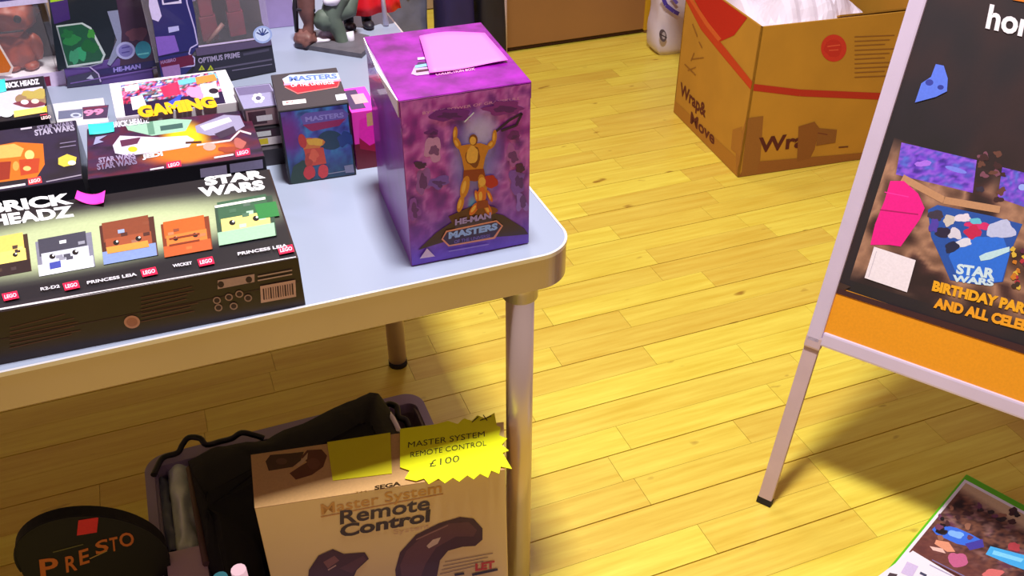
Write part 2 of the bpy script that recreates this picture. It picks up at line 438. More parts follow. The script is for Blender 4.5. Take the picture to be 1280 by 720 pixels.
def head(art, x, y, w, h, top, mid, low, dark, s=-.18):
    """plain building-brick head: hair slab, face, body, two eyes"""
    X = lambda a, b: (x+a*w+.12*b*h, y+b*h+s*a*w)
    bx = lambda a0, b0, a1, b1, col: art.poly([X(a0, b0), X(a1, b0), X(a1, b1), X(a0, b1)], col)
    bx(0, .05, 1, .95, dark); bx(.05, 0, .9, .45, top); bx(.08, .38, .92, .68, mid); bx(.0, .66, .98, .95, low)
    for k in range(6):
        a = random.random()*.8; b = random.random()*.8; cc = random.choice((top, low, dark)); bx(a, b, a+.12, b+.08, mixc(cc, (255, 255, 255), random.random()*.2))
    for a in (.27, .68): art.ell(*X(a, .5), w*.055, w*.045, (16, 12, 14)); art.ell(*X(a+.02, .48), w*.02, w*.018, (240, 240, 240))
head(t, -22, 300, 56, 52, (226, 190, 96), (240, 214, 110), (40, 24, 26), (60, 40, 30))
head(t, 44, 301, 70, 48, (60, 60, 76), (196, 198, 216), (222, 222, 236), (120, 120, 140))
t.poly([(62, 330), (76, 327), (77, 335), (63, 338)], (60, 70, 160))
head(t, 124, 281, 68, 54, (126, 62, 40), (150, 74, 46), (120, 140, 190), (74, 36, 30))
t.poly([(133, 311), (185, 302), (187, 310), (135, 319)], (216, 140, 60))
head(t, 201, 280, 60, 46, (196, 90, 34), (220, 116, 50), (186, 84, 40), (120, 50, 26))
for yy in (297, 305): t.line([(212, yy+4), (250, yy-3)], 2.2, (120, 46, 24))
head(t, 268, 256, 72, 56, (52, 90, 66), (232, 208, 120), (150, 190, 160), (44, 70, 56))
t.poly([(318, 258), (345, 254), (350, 272), (324, 276)], (40, 120, 60)); t.line([(269, 261), (332, 250)], 3, (236, 236, 226))
for x, y in ((14, 373), (90, 360), (187, 343), (258, 330), (358, 315)):
    t.poly([(x-11, y-3), (x+8, y-7), (x+11, y+2), (x-8, y+6)], (232, 20, 70)); t.text('LEGO', (x-7, y+3), (x+8, y), 4.5, (255, 200, 216), bold=.03, upv=(-.2, -1))
for (x, y, s_) in ((52, 366, 'R2-D2'), (110, 358, 'PRINCESS LEIA'), (217, 337, 'WICKET'), (298, 322, 'PRINCESS LEIA')):
    t.text(s_, (x, y), (x+(24 if len(s_) < 8 else 62), y-(4 if len(s_) < 8 else 11)), 3.6, (214, 208, 222), bold=.03, upv=(-.2, -1))
t.build('printed_artwork', c.root, INK)
f = c.front()
f.line([(-40, 432), (375, 352)], 1, (70, 46, 36))
for x0, y0, n, ln in ((12, 410, 6, 92), (176, 372, 7, 72)):
    for k in range(n): f.line([(x0, y0+k*5), (x0+ln*(1-.25*random.random()), y0+k*5-ln*.19)], 1.3, (96, 62, 42))
f.ell(165, 402, 10, 8, (206, 150, 120)); f.ell(165, 402, 7, 5.6, (176, 118, 90))
f.poly([(272, 350), (318, 342), (318, 352), (272, 361)], (190, 160, 150)); f.ell(276, 355, 4, 4, (60, 40, 36)); f.ell(311, 349, 4, 4, (60, 40, 36))
for x, y in ((271, 375), (286, 371), (299, 367), (310, 372), (273, 384), (292, 382)): f.ell(x, y, 5, 4.5, (170, 140, 124)); f.ell(x, y, 3.4, 3, (60, 38, 32))
for k in range(2): f.line([(322, 345+k*5), (365, 337+k*5)], 1.6, (196, 168, 156))
f.poly([(325, 357), (369, 349), (370, 370), (326, 378)], (214, 176, 160))
for k in range(13): f.line([(329+k*3, 360-k*.55), (330+k*3, 374-k*.55)], 1.0 if k % 3 else 1.8, (70, 40, 36))
f.build('printed_small_text', c.root, INK_MATT)
# pink curled sticky note
def curl(z0, px, amp):
    cs = [P(x, y, z0) for x, y in px]
    return lambda u, v: cs[0]*(1-u)*(1-v)+cs[1]*u*(1-v)+cs[2]*u*v+cs[3]*(1-u)*v+Vector((0, 0, amp*(2*u-1)**2))
o = MB().grid(curl(T+.0715, [(98, 243), (133, 243), (131, 258), (95, 253)], .006), 8, 4).build('sticky_note', M['hotpink'], None, .0004, P(114, 250, T+.0715))
tag(o, 'small curled hot pink sticky note lying on the large flat black box', 'sticky note')

# --- spaceship box and orange vehicle box ---------------------------------------
c = Carton('toy_box', (-.136, 1.245, T), (.235, -.017, 0), (.001, .166, 0), .07, M['darkcard'],
           'flat dark building-toy box printed with a white spacecraft and yellow blast', group=None, bevel=.001)
t = c.top(); q = [proj(p) for p in (t.o+t.v, t.o+t.u+t.v, t.o+t.u, t.o)]
def ship(u, v):
    b = pal(u, v, ((40, 18, 44), (84, 22, 48), (60, 30, 70), (30, 20, 40)), 4, 3)
    d = ((u-.57)/.14)**2+((v-.5)/.42)**2; b = mixc((246, 196, 20), b, min(max(d-.35, 0), 1)) if d < 1.4 else b
    d2 = ((u-.6)/.3)**2+((v-.75)/.2)**2; b = mixc((220, 110, 30), b, min(max(d2-.3, 0), 1)) if d2 < 1.3 else b
    return b
t.image(q, 48, 30, ship)
t.poly([(156, 152), (214, 143), (240, 150), (232, 164), (190, 170), (160, 163)], (150, 190, 170))
t.poly([(182, 146), (190, 145), (194, 168), (186, 169)], (96, 140, 120)); t.poly([(200, 158), (228, 154), (229, 160), (201, 164)], (60, 92, 88)); t.line([(160, 157), (180, 153)], 1.6, (196, 220, 206))
t.poly([(141, 182), (150, 170), (200, 172), (234, 170), (243, 175), (236, 184), (200, 190), (160, 195), (144, 192)], (206, 196, 222))
t.poly([(170, 178), (232, 172), (236, 178), (180, 187)], (240, 236, 250)); t.ell(166, 187, 6, 3.5, (216, 190, 40)); t.poly([(150, 176), (176, 172), (172, 180), (152, 184)], (90, 40, 70))
t.poly([(244, 158), (280, 144), (300, 145), (306, 158), (290, 168), (262, 170), (246, 166)], (150, 142, 176))
t.poly([(250, 158), (286, 147), (290, 152), (256, 164)], (222, 214, 236)); t.poly([(268, 168), (292, 158), (296, 166), (276, 174)], (60, 44, 66))
t.line([(246, 182), (288, 176), (300, 164), (314, 168)], 2.2, (226, 200, 206)); t.ell(262, 184, 8, 5, (214, 150, 140)); t.ell(300, 180, 9, 6, (170, 90, 84), wob=.5); t.ell(284, 188, 12, 4, (150, 60, 40), wob=.6)
t.line([(232, 179), (252, 178)], 2.5, (80, 40, 20))
t.text('BRICK HEADZ', (141, 160), (187, 154), 7, (214, 206, 232), bold=.04, upv=(-.2, -1))
t.text('STAR WARS', (122, 213), (172, 205), 7.5, (120, 106, 140), bold=.04, upv=(-.2, -1)); t.text('STAR WARS', (124, 204), (170, 198), 6, (150, 134, 170), bold=.04, upv=(-.2, -1))
t.text('JEDI', (178, 199), (204, 195), 5, (226, 220, 236), bold=.05, upv=(-.2, -1))
for x, y in ((217, 207), (303, 192)):
    t.poly([(x-9, y-3), (x+9, y-6), (x+10, y+2), (x-8, y+5)], (236, 30, 80)); t.text('LEGO', (x-6, y+3), (x+8, y), 4.2, (255, 200, 216), bold=.03, upv=(-.2, -1))
t.line([(188, 213), (205, 210)], 2, (220, 210, 230)); t.line([(268, 198), (292, 194)], 2, (220, 210, 230)); t.line([(234, 140), (300, 130)], 2.4, (220, 212, 232))
t.line([(111, 226), (331, 196)], 1.6, (206, 196, 216))
t.poly([(120, 172), (134, 170), (124, 176), (130, 178), (117, 182)], (150, 150, 190))
t.build('printed_artwork', c.root)
f = c.front(); f.poly([(250, 211), (283, 206), (284, 217), (251, 222)], (168, 160, 196)); f.poly([(287, 205), (328, 199), (329, 210), (288, 216)], (150, 146, 182))
f.line([(285, 205), (286, 218)], 2, (20, 16, 24)); f.build('printed_panel', c.root)
o = MB().grid(curl(T+.0712, [(110, 156), (142, 153), (143, 165), (112, 169)], .001), 5, 3).build('sticky_note', M['teal'], None, .0004, P(127, 161, T+.0712))
tag(o, 'turquoise sticky note on the corner of the spacecraft box', 'sticky note')

c = Carton('toy_box', (-.385, 1.255, T), (.243, -.005, 0), (-.008, .20, 0), .07, M['darkcard'],
           'flat dark building-toy box with an orange vehicle picture, left of the spacecraft box', bevel=.001)
t = c.top(); q = [proj(p) for p in (t.o+t.v, t.o+t.u+t.v, t.o+t.u, t.o)]
t.image(q, 30, 20, lambda u, v: pal(u, v, ((26, 20, 40), (40, 30, 60), (24, 20, 30)), 3, 7))
t.poly([(-14, 184), (20, 178), (54, 180), (56, 206), (46, 222), (-14, 230)], (206, 104, 24))
t.poly([(-14, 184), (18, 180), (30, 186), (26, 196), (-14, 200)], (220, 170, 90)); t.ell(37, 194, 6, 6, (246, 200, 120)); t.poly([(24, 200), (50, 198), (48, 216), (26, 220)], (176, 60, 30))
t.poly([(-14, 204), (14, 202), (12, 224), (-14, 228)], (140, 40, 24)); t.ell(34, 211, 5, 3, (240, 180, 110)); t.ell(20, 208, 4, 6, (240, 150, 70))
t.poly([(73, 198), (84, 193), (96, 197), (94, 206), (80, 209), (73, 206)], (206, 186, 70)); t.ell(90, 204, 5, 3, (246, 240, 200))
t.text('STAR WARS', (44, 170), (94, 163), 7, (168, 160, 186), bold=.04, upv=(-.2, -1)); t.text('STAR WARS', (47, 163), (92, 157), 5, (130, 120, 150), bold=.04, upv=(-.2, -1))
t.line([(26, 162), (40, 160)], 2, (200, 190, 210)); t.line([(75, 180), (95, 177)], 1.2, (120, 110, 140)); t.line([(75, 185), (95, 182)], 1.2, (120, 110, 140))
t.line([(97, 150), (106, 224)], 1.4, (110, 104, 120))
t.poly([(35, 224), (51, 221), (53, 229), (36, 232)], (240, 60, 70)); t.text('LEGO', (37, 230), (51, 227), 4, (255, 220, 220), bold=.03, upv=(-.2, -1))
t.line([(0, 236), (32, 231)], 2.5, (220, 210, 226)); t.line([(58, 228), (104, 219)], 1.4, (150, 140, 160)); t.line([(-20, 243), (108, 223)], 1.2, (120, 110, 130))
t.build('printed_artwork', c.root)

# --- white box with brick-built burger picture ---------------------------------
c = Carton('toy_box', (-.40, 1.475, T), (.212, -.002, 0), (-.010, .165, 0), .075, M['darkcard'],
           'pale building-toy box with a bun-like brick picture under a black title band', bevel=.001)
t = c.top(); t.full((204, 198, 224), (0, .12), (.985, .72)); t.full((26, 22, 32), (0, .72), (1, 1))
t.ell(40, 124, 19, 9, (150, 120, 90), wob=.7); t.ell(44, 118, 16, 6, (180, 160, 80), wob=.8); t.ell(38, 130, 18, 4, (120, 50, 66), wob=.5); t.poly([(17, 139), (58, 133), (60, 140), (18, 147)], (240, 206, 110))
t.ell(31, 128, 5, 3, (236, 210, 220)); t.ell(44, 127, 5, 3, (230, 200, 190)); t.poly([(52, 138), (68, 131), (60, 141)], (246, 200, 60))
t.text('BRICK HEADZ', (4, 111), (50, 105), 6.5, (226, 222, 236), bold=.05, upv=(-.2, -1))
t.poly([(50, 144), (64, 142), (65, 149), (51, 151)], (236, 70, 90)); t.text('LEGO', (52, 150), (64, 148), 3.6, (255, 220, 220), bold=.03, upv=(-.2, -1))
t.line([(0, 157), (48, 150)], 1.4, (190, 180, 196)); t.ell(8, 143, 8, 4, (236, 240, 244)); t.build('printed_artwork', c.root)
o = MB().grid(curl(T+.0763, [(-14, 101), (6, 99), (8, 114), (-12, 118)], .0005), 4, 3).build('sticky_note', M['teal'], None, .0004, P(0, 108, T+.0763))
tag(o, 'turquoise sticky note on the title band of the pale bun-picture box', 'sticky note')

# --- price card -----------------------------------------------------------------
pc = thing('price_card', P(105, 150, T), 'folded white price card with pink digits on a dark band, behind the spacecraft box', 'price card')
pa, pb = P(73, 160, T), P(136, 152, T); pu = pb-pa; pn = Vector((0, .020, .034))
MB().obox(pa, pu, pn, Vector((0, .0006, -.0004))).build('card_front', M['white'], pc)
MB().obox(pa+pn, pu, Vector((0, .012, -.034)), Vector((0, .0006, .0004))).build('card_back', M['white'], pc)
a = Art(pa, pu, pn); a.clampuv = False
a.poly([(73, 139), (103, 136), (103, 146), (73, 149)], (122, 124, 158)); a.poly([(103, 134), (136, 131), (134, 147), (104, 149)], (84, 60, 96)); a.line([(104, 136), (134, 133)], 2, (130, 50, 80))
a.ell(95, 144, 7, 3, (216, 220, 244)); a.ell(95, 144, 4, 1.5, (122, 124, 158))
a.text('99', (105, 145), (130, 142), 7, (250, 150, 200), bold=.05, upv=(-.1, -1)); a.build('lettering', pc)

# --- gaming box -----------------------------------------------------------------
c = Carton('board_game_box', (-.092, 1.424, T), (.184, -.008, 0), (-.006, .140, 0), .076, M['white'],
           'white-sided box with a crowded cartoon-coloured cover and yellow GAMING title', bevel=.001)
t = c.top(); 
t.image([(151, 107), (270, 90), (284, 133), (158, 152)], 54, 26, lambda u, v: pal(u, v, ((250, 240, 250), (60, 90, 210), (30, 24, 60), (226, 40, 80), (250, 150, 210), (70, 60, 40), (120, 190, 240), (240, 220, 190)), 9, 2) if v < .62 else (34, 16, 60))
t.poly([(155, 108), (173, 105), (174, 112), (157, 115)], (236, 236, 244)); t.poly([(163, 122), (178, 119), (184, 134), (166, 138)], (238, 234, 246))
t.poly([(250, 106), (270, 103), (274, 122), (254, 124)], (238, 230, 240)); t.ell(267, 114, 6, 3.5, (40, 24, 40))
t.poly([(200, 110), (222, 102), (226, 118), (206, 122)], (232, 40, 84)); t.poly([(210, 128), (228, 118), (222, 134), (206, 134)], (54, 76, 214)); t.ell(244, 116, 11, 8, (250, 150, 206), wob=.5)
t.poly([(222, 101), (270, 92), (272, 98), (224, 107)], (110, 190, 226)); t.poly([(244, 97), (268, 93), (272, 101), (246, 106)], (206, 140, 60))
t.text('GAMING', (174, 147), (272, 133), 13.5, (250, 184, 20), bold=.07, upv=(-.3, -1)); t.build('printed_artwork', c.root)

# --- small boxes behind the figure carton ---------------------------------------
c = Carton('small_toy_box', (.083, 1.335, T), (.066, -.004, 0), (-.003, .105, 0), .028, M['greycard'],
           'small grey-green boxed item at the bottom of the little pile beside the spacecraft box', bevel=.0008)
c = Carton('small_toy_box', (.086, 1.345, T+.0285), (.062, -.004, 0), (-.003, .10, 0), .03, M['darkcard'],
           'small dark boxed item with a white and yellow side label, middle of the little pile', bevel=.0008)
f = c.front(); f.full((66, 30, 52), (.03, .05), (.97, .95)); f.full((250, 236, 246), (.04, .08), (.96, .5)); f.full((240, 214, 40), (.1, .14), (.5, .46)); f.full((236, 236, 244), (.2, .58), (.6, .86)); f.build('printed_label', c.root)
c = Carton('small_toy_box', (.089, 1.352, T+.059), (.058, -.004, 0), (-.003, .092, 0), .030, M['greycard'],
           'small grey-lilac boxed item with a white flower mark, top of the little pile', bevel=.0008)
t = c.top(); t.full((150, 144, 184), (.03, .03), (.97, .97)); t.full((110, 100, 140), (.06, .6), (.94, .94))
o_ = t.o+t.u*.5+t.v*.4; px = proj(o_)
for k in range(6): t.ell(px[0]+5*math.cos(k), px[1]+4*math.sin(k), 3, 2.4, (226, 226, 240))
t.ell(px[0], px[1], 3.4, 2.6, (90, 84, 120)); t.build('printed_artwork', c.root)
f = c.front(); f.full((150, 120, 130), (.05, .05), (.95, .95)); f.full((70, 40, 56), (.1, .15), (.55, .85)); f.full((230, 226, 240), (.3, .3), (.7, .6)); f.build('printed_label', c.root)

# --- window carton with a reddish figurine picture ------------------------------
c = Carton('figure_box', (.130, 1.262, T), (.101, -.006, 0), (.012, .138, 0), .118, M['darkcard'],
           'dark upright toy carton with a blue front picture and red-blue banner on its lid', bevel=.001)
t = c.top(); t.full((58, 52, 62), (.01, .01), (.99, .99))
t.poly([(353, 99), (362, 94), (424, 91), (432, 97), (424, 107), (372, 118), (356, 107)], (206, 24, 50))
t.poly([(353, 99), (362, 94), (424, 91), (432, 96), (428, 101), (356, 105)], (190, 206, 240)); t.line([(355, 106), (430, 100)], 2.4, (250, 150, 190)); t.line([(356, 109), (372, 117), (422, 109), (432, 98)], .9, (250, 120, 120))
t.text('MASTERS', (362, 102), (422, 98), 6, (96, 120, 200), bold=.04, upv=(-.2, -1)); t.text('OF THE UNIVERSE', (364, 109), (418, 105), 4, (250, 220, 230), bold=.02, upv=(-.2, -1))
t.poly([(353, 127), (382, 124), (383, 129), (354, 132)], (240, 230, 236)); t.text('MASTERS', (358, 130), (368, 129), 3, (220, 60, 60), bold=.02, upv=(-.1, -1)); t.poly([(419, 119), (434, 117), (437, 124), (421, 126)], (224, 228, 240))
t.build('printed_artwork', c.root)
f = c.front(); q = [proj(p) for p in (f.o+f.v*.985+f.u*.03, f.o+f.u*.97+f.v*.985, f.o+f.u*.97+f.v*.02, f.o+f.u*.03+f.v*.02)]
def nebula(u, v):
    b = pal(u, v, ((44, 36, 110), (66, 84, 176), (60, 140, 196), (40, 60, 120)), 4, 11)
    b = mixc((120, 30, 130), b, min(1, ((u-.05)/.3)**2+((v-.3)/.4)**2)); b = mixc(b, (34, 62, 78), min(max(v-.5, 0)*1.6, .8)); return b
f.image(q, 26, 26, nebula)
f.poly([(375, 146), (382, 141), (428, 136), (436, 142), (432, 152), (388, 164), (380, 157)], (104, 88, 170)); f.poly([(378, 156), (432, 148), (424, 157), (390, 164)], (150, 30, 90)); f.text('MASTERS', (382, 152), (430, 146), 6, (150, 140, 210), bold=.04, upv=(-.15, -1))
f.ell(413, 175, 16, 12, (26, 60, 84)); f.ell(378, 218, 15, 15, (40, 66, 56), wob=.4); f.ell(432, 172, 10, 10, (30, 60, 130), wob=.6)
f.ell(391, 181, 13, 10, (214, 120, 40), wob=.5); f.ell(394, 177, 9, 5, (232, 176, 50), wob=.5); f.ell(378, 176, 5, 9, (196, 50, 40), rot=-15); f.poly([(380, 186), (404, 184), (408, 204), (384, 208)], (206, 70, 44)); f.ell(386, 200, 5, 9, (180, 60, 40)); f.ell(392, 194, 6, 7, (226, 96, 60), wob=.5)
f.ell(386, 216, 7, 9, (206, 50, 56), wob=.3); f.ell(404, 214, 7, 9, (214, 60, 64), wob=.3); f.line([(410, 217), (440, 212)], 1, (150, 150, 170)); f.poly([(430, 207), (441, 205), (443, 215), (432, 216)], (130, 130, 160))
f.build('printed_picture', c.root)

# --- dark pink item between the cartons -----------------------------------------
c = Carton('card_pack', (.236, 1.272, T), (.040, -.002, 0), (.002, .09, 0), .095, M['hotpink'],
           'narrow hot pink and dark red pack squeezed between the blue-fronted carton and the purple box', bevel=.001)
f = c.front(); f.full((110, 4, 36), (.0, .0), (1, .45)); f.poly([(449, 150), (474, 140), (474, 180), (462, 186), (449, 172)], (250, 40, 190)); f.poly([(458, 142), (470, 138), (471, 155), (459, 158)], (214, 170, 120)); f.poly([(449, 172), (462, 182), (474, 176), (474, 190), (450, 186)], (160, 6, 60)); f.build('printed_artwork', c.root)
t = c.top(); t.full((70, 50, 96), (.05, .1), (.6, .9)); t.full((190, 160, 170), (.3, .3), (.8, .7)); t.build('printed_label', c.root)

# --- purple collectors' box ------------------------------------------------------
PB0 = V2(.240, .986, T); PBu = V2(.163, -.003, 0); PBv = V2(.012, .215, 0); PH = .232
pr_ = thing('collector_box', PB0+PBu*.5+PBv*.5, 'tall glossy purple collector box with golden figure picture, at the table corner', 'box')
MB().obox(PB0, PBu, PBv, (0, 0, PH-.004), .0012).build('carton', M['purple'], pr_)
lidb = PB0+Vector((-.0012, -.0012, PH-.022))
lo = MB().obox(lidb, PBu*1.016, PBv*1.012, (0, 0, .0225), .0015).build('lid', M['lid'], pr_)
o = PB0+Vector((-.0016, 0, PH-.0225))
MB().prism([o+PBv*.02, o+PBv*.98+Vector((-.001, 0, .017)), o+PBv*.98+Vector((-.001, 0, .0235)), o+PBv*.45+Vector((-.006, 0, .0235)), o+Vector((-.001, 0, .0235))], (.0012, 0, 0)).build('lid_edge', M['white'], pr_)['label'] = 'white worn edge of the lid'
f = Art(PB0+Vector((-.0012, -.0012, 0)), PBu*1.016, Vector((0, 0, PH+.0005)), lift=.0006)
q = [proj(p) for p in (f.o+f.v*.99+f.u*.01, f.o+f.u*.99+f.v*.99, f.o+f.u*.99+f.v*.01, f.o+f.u*.01+f.v*.01)]
def cosmic(u, v):
    b = pal(u, v, ((112, 20, 146), (166, 44, 176), (214, 120, 222), (138, 44, 170), (84, 20, 124)), 6, 21)
    if v > .5: b = mixc(b, (104, 66, 196), (v-.5)*1.9)
    d = ((u-.56)/.26)**2+((v-.40)/.34)**2; b = mixc((130, 140, 240), b, min(d*1.0, 1)) if d < 1 else b
    d = ((u-.60)/.17)**2+((v-.22)/.14)**2; b = mixc((206, 200, 255), b, min(d*1.0+.1, 1)) if d < 1 else b
    d = ((u-.52)/.05)**2+((v-.68)/.08)**2; return mixc((90, 190, 240), b, min(d+.1, 1)) if d < 1 else b
f.image(q, 46, 60, cosmic)
f.line([(498, 127), (664, 100)], 1.3, (232, 160, 236))
f.text('BY THE POWER OF GRAYSKULL', (528, 143), (650, 124), 3.4, (226, 160, 216), bold=.01, upv=(0, -1))
# swirling pale shapes, left and right (no portraits)
for x, y, a_, b_, cc in ((541, 187, 10, 13, (206, 150, 214)), (527, 226, 9, 16, (150, 90, 190)), (548, 228, 15, 8, (120, 80, 200)), (540, 165, 8, 5, (110, 20, 140)), (641, 170, 8, 5, (112, 20, 130)), (640, 195, 10, 12, (176, 96, 190)), (646, 225, 9, 14, (130, 80, 200)), (652, 252, 7, 12, (150, 110, 224)), (560, 143, 24, 8, (120, 30, 150)), (630, 135, 22, 8, (140, 40, 150)), (516, 262, 8, 14, (140, 70, 190)), (526, 205, 7, 5, (70, 20, 90)), (650, 208, 6, 6, (80, 20, 80))):
    f.ell(x, y, a_, b_, cc, wob=.8, n=28); f.ell(x+2, y+1, a_*.55, b_*.5, mixc(cc, (60, 10, 90), .55), wob=.9, n=24)
f.line([(618, 165), (636, 150), (652, 141), (645, 156), (626, 163)], 3, (50, 10, 60))
f.poly([(522, 312), (545, 290), (566, 276), (600, 262), (628, 268), (655, 285), (660, 292), (640, 294), (560, 300)], (66, 34, 36))
f.poly([(560, 270), (600, 252), (618, 262), (600, 272), (566, 280)], (92, 44, 34))
G, G2, GD = (214, 140, 40), (244, 190, 80), (130, 66, 26)
f.line([(580, 152), (592, 140)], 1.6, (226, 236, 255)); 
OR, RD = (222, 110, 40), (150, 56, 28)
def limb(x0, y0, x1, y1, w_, c1, c2):
    L_ = math.hypot(x1-x0, y1-y0); an = math.degrees(math.atan2(y1-y0, x1-x0))
    f.ell((x0+x1)/2, (y0+y1)/2, L_/2+w_*.3, w_/2, c1, rot=an, n=16); f.ell((x0+x1)/2-w_*.12, (y0+y1)/2, L_/2*.75, w_*.22, c2, rot=an, n=12)
for q_ in ((574, 184, 568, 172, 8), (568, 173, 569, 159, 6), (610, 184, 617, 176, 8), (617, 178, 618, 163, 6)): limb(*q_, G, G2)
f.poly([(572, 182), (582, 180), (600, 178), (612, 182), (606, 196), (603, 212), (580, 214), (577, 198)], G)
f.ell(591, 195, 9, 13, GD, wob=.3); f.ell(590, 193, 7.5, 11.5, G2, wob=.3)
f.ell(591, 174, 5.5, 7, GD); f.ell(590.5, 175, 4, 5.2, G2)
f.poly([(579, 212), (604, 210), (607, 222), (594, 226), (578, 224)], RD)
for q_ in ((583, 222, 578, 244, 11), (577, 246, 573, 262, 8), (601, 220, 604, 240, 11)): limb(*q_, G, G2)
f.ell(604, 262, 18, 6, GD); f.ell(614, 226, 9, 8, (190, 26, 36), wob=.4); f.ell(602, 226, 4.5, 5.5, G2)
for q_ in ((602, 236, 600, 254, 12), (596, 254, 588, 266, 8), (606, 254, 612, 266, 8), (609, 238, 614, 250, 5), (594, 238, 596, 250, 5)): limb(*q_, OR, G2)
f.poly([(596, 250), (609, 249), (610, 258), (595, 260)], RD)
for sx, sy, ex, ey, ww, cc in ((568, 282, 614, 272, 9, (60, 36, 70)),): f.line([(sx, sy), (ex, ey)], ww, cc)
f.poly([(551, 298), (557, 287), (620, 274), (628, 281), (618, 297), (560, 307)], (232, 150, 120)); f.poly([(553, 297), (558, 289), (619, 276), (626, 281), (616, 295), (561, 305)], (44, 22, 84))
f.text('MASTERS', (560, 297), (621, 285), 8, (150, 190, 250), bold=.06, upv=(0, -1)); f.text('HE-MAN', (568, 280), (613, 271), 7, (170, 150, 214), bold=.05, upv=(0, -1)); f.text('OF THE UNIVERSE', (567, 303), (612, 295), 4, (110, 90, 190), bold=.02, upv=(0, -1))
f.poly([(524, 322), (533, 309), (543, 319)], (226, 196, 214)); f.line([(560, 313), (610, 304)], 1, (160, 130, 210))
f.build('printed_artwork', pr_)
t = Art(lidb+Vector((0, 0, .0225)), PBu*1.016, PBv*1.012, lift=.0006)
t.poly([(514, 93), (518, 84), (540, 82), (548, 89), (546, 92), (521, 95)], (196, 150, 200)); t.poly([(518, 86), (538, 84), (536, 78), (523, 78)], (60, 20, 80)); t.line([(519, 84), (537, 81)], 3.4, (120, 176, 220)); t.line([(522, 74), (534, 73)], 3, (200, 170, 220)); t.line([(520, 90), (542, 87)], 3, (70, 10, 50))
t.text('COLLECTION BOX', (545, 95), (594, 88), 3, (230, 160, 200), bold=.02, upv=(-.3, -1)); t.build('printed_artwork', pr_)
zl = T+PH+.003
cs = [P(524, 45, zl+.002), P(606, 40, zl+.004), P(635, 76, zl), P(537, 91, zl+.001)]
o = MB().grid(lambda u, v: cs[0]*(1-u)*(1-v)+cs[1]*u*(1-v)+cs[2]*u*v+cs[3]*(1-u)*v+Vector((0, 0, .0025*math.sin(math.pi*u)*(1-v)+.0012*math.sin(5*u+3*v))), 10, 8).build('sticky_note', M['pinknote'], None, .0004, P(576, 62, zl))
tag(o, 'large pale pink paper note lying on the purple collector box', 'sticky note')

# ================================================================= WINDOW PACKAGES AT THE BACK
def window_pack(o, u, v, h, base_h, label, base_m, toy_fn, back_m, frame_m=None):
    o, u, v = Vector(o), Vector(u), Vector(v); z = Vector((0, 0, 1))
    r = thing('toy_package', o+u*.5+v*.5, label, 'toy package', 'upright window packages at the back of the table')
    MB().obox(o, u, v, z*base_h, .0008).build('card_base', base_m, r)
    MB().obox(o+v*.96+z*base_h, u, v*.04, z*(h-base_h)).build('back_card', back_m, r)
    b = MB(); b.obox(o+z*h, u, v, z*.002); b.build('top_panel', base_m, r)
    b = MB(); b.obox(o+z*base_h, u, v*.006, z*(h-base_h)); b.build('window_pane', M['clear'], r)
    for s in (0, .994): MB().obox(o+u*s+v*.01+z*base_h, u*.006, v*.94, z*(h-base_h)).build('side_pane', M['clear'], r)
    toy_fn(r, o, u, v, base_h)
    return r, Art(o-v.normalized()*.0005, u, z*h)
U3 = lambda o, u, v, a, b, z: o+u*a+v*b+Vector((0, 0, z))
# orange creature package (leftmost)
def toyA(r, o, u, v, b0):
    b = MB(); b.ball(U3(o, u, v, .52, .5, b0+.095), .046, .036, .036, 3, lump=.35); b.ball(U3(o, u, v, .52, .5, b0+.035), .034, .028, .036, 3, lump=.3)
    for s in (.28, .76): b.ball(U3(o, u, v, s, .45, b0+.04), .012, .014, .026, 2, lump=.2)
    for s in (.4, .64): b.ball(U3(o, u, v, s, .4, b0+.008), .014, .02, .009, 2)
    h = b.build('vinyl_figure', M['orange'], r)
    e = MB()
    for s in (.37, .66): e.ball(U3(o, u, v, s, .2, b0+.098), .007, .004, .007, 2)
    e.tube([U3(o, u, v, .34, .18, b0+.077), U3(o, u, v, .5, .12, b0+.079), U3(o, u, v, .7, .18, b0+.078)], .0018, 6); e.build('face_detail', M['foot'], h)
r, f = window_pack((-.315, 1.795, T), (.124, -.012, 0), (.004, .10, 0), .235, .022, 'window package with an orange-brown creature figure at the back left of the table', M['white'], toyA, M['darkcard'])
f.clampuv = False
f.poly([(-30, 104), (80, 88), (84, 108), (-30, 124)], (226, 206, 240)); f.poly([(4, 103), (62, 95), (64, 107), (6, 115)], (120, 16, 60)); f.line([(20, 102), (48, 98)], 2, (60, 50, 80))
f.poly([(-30, 54), (-2, 52), (17, 84), (14, 93), (-30, 98)], (240, 220, 214)); f.poly([(-30, 57), (-3, 55), (14, 84), (11, 90), (-30, 95)], (214, 110, 20))
f.poly([(-30, 2), (56, -8), (60, 3), (-30, 13)], (216, 206, 244)); f.poly([(-30, -8), (30, -14), (36, -2), (-30, 6)], (50, 46, 120))
f.build('printed_artwork', r)
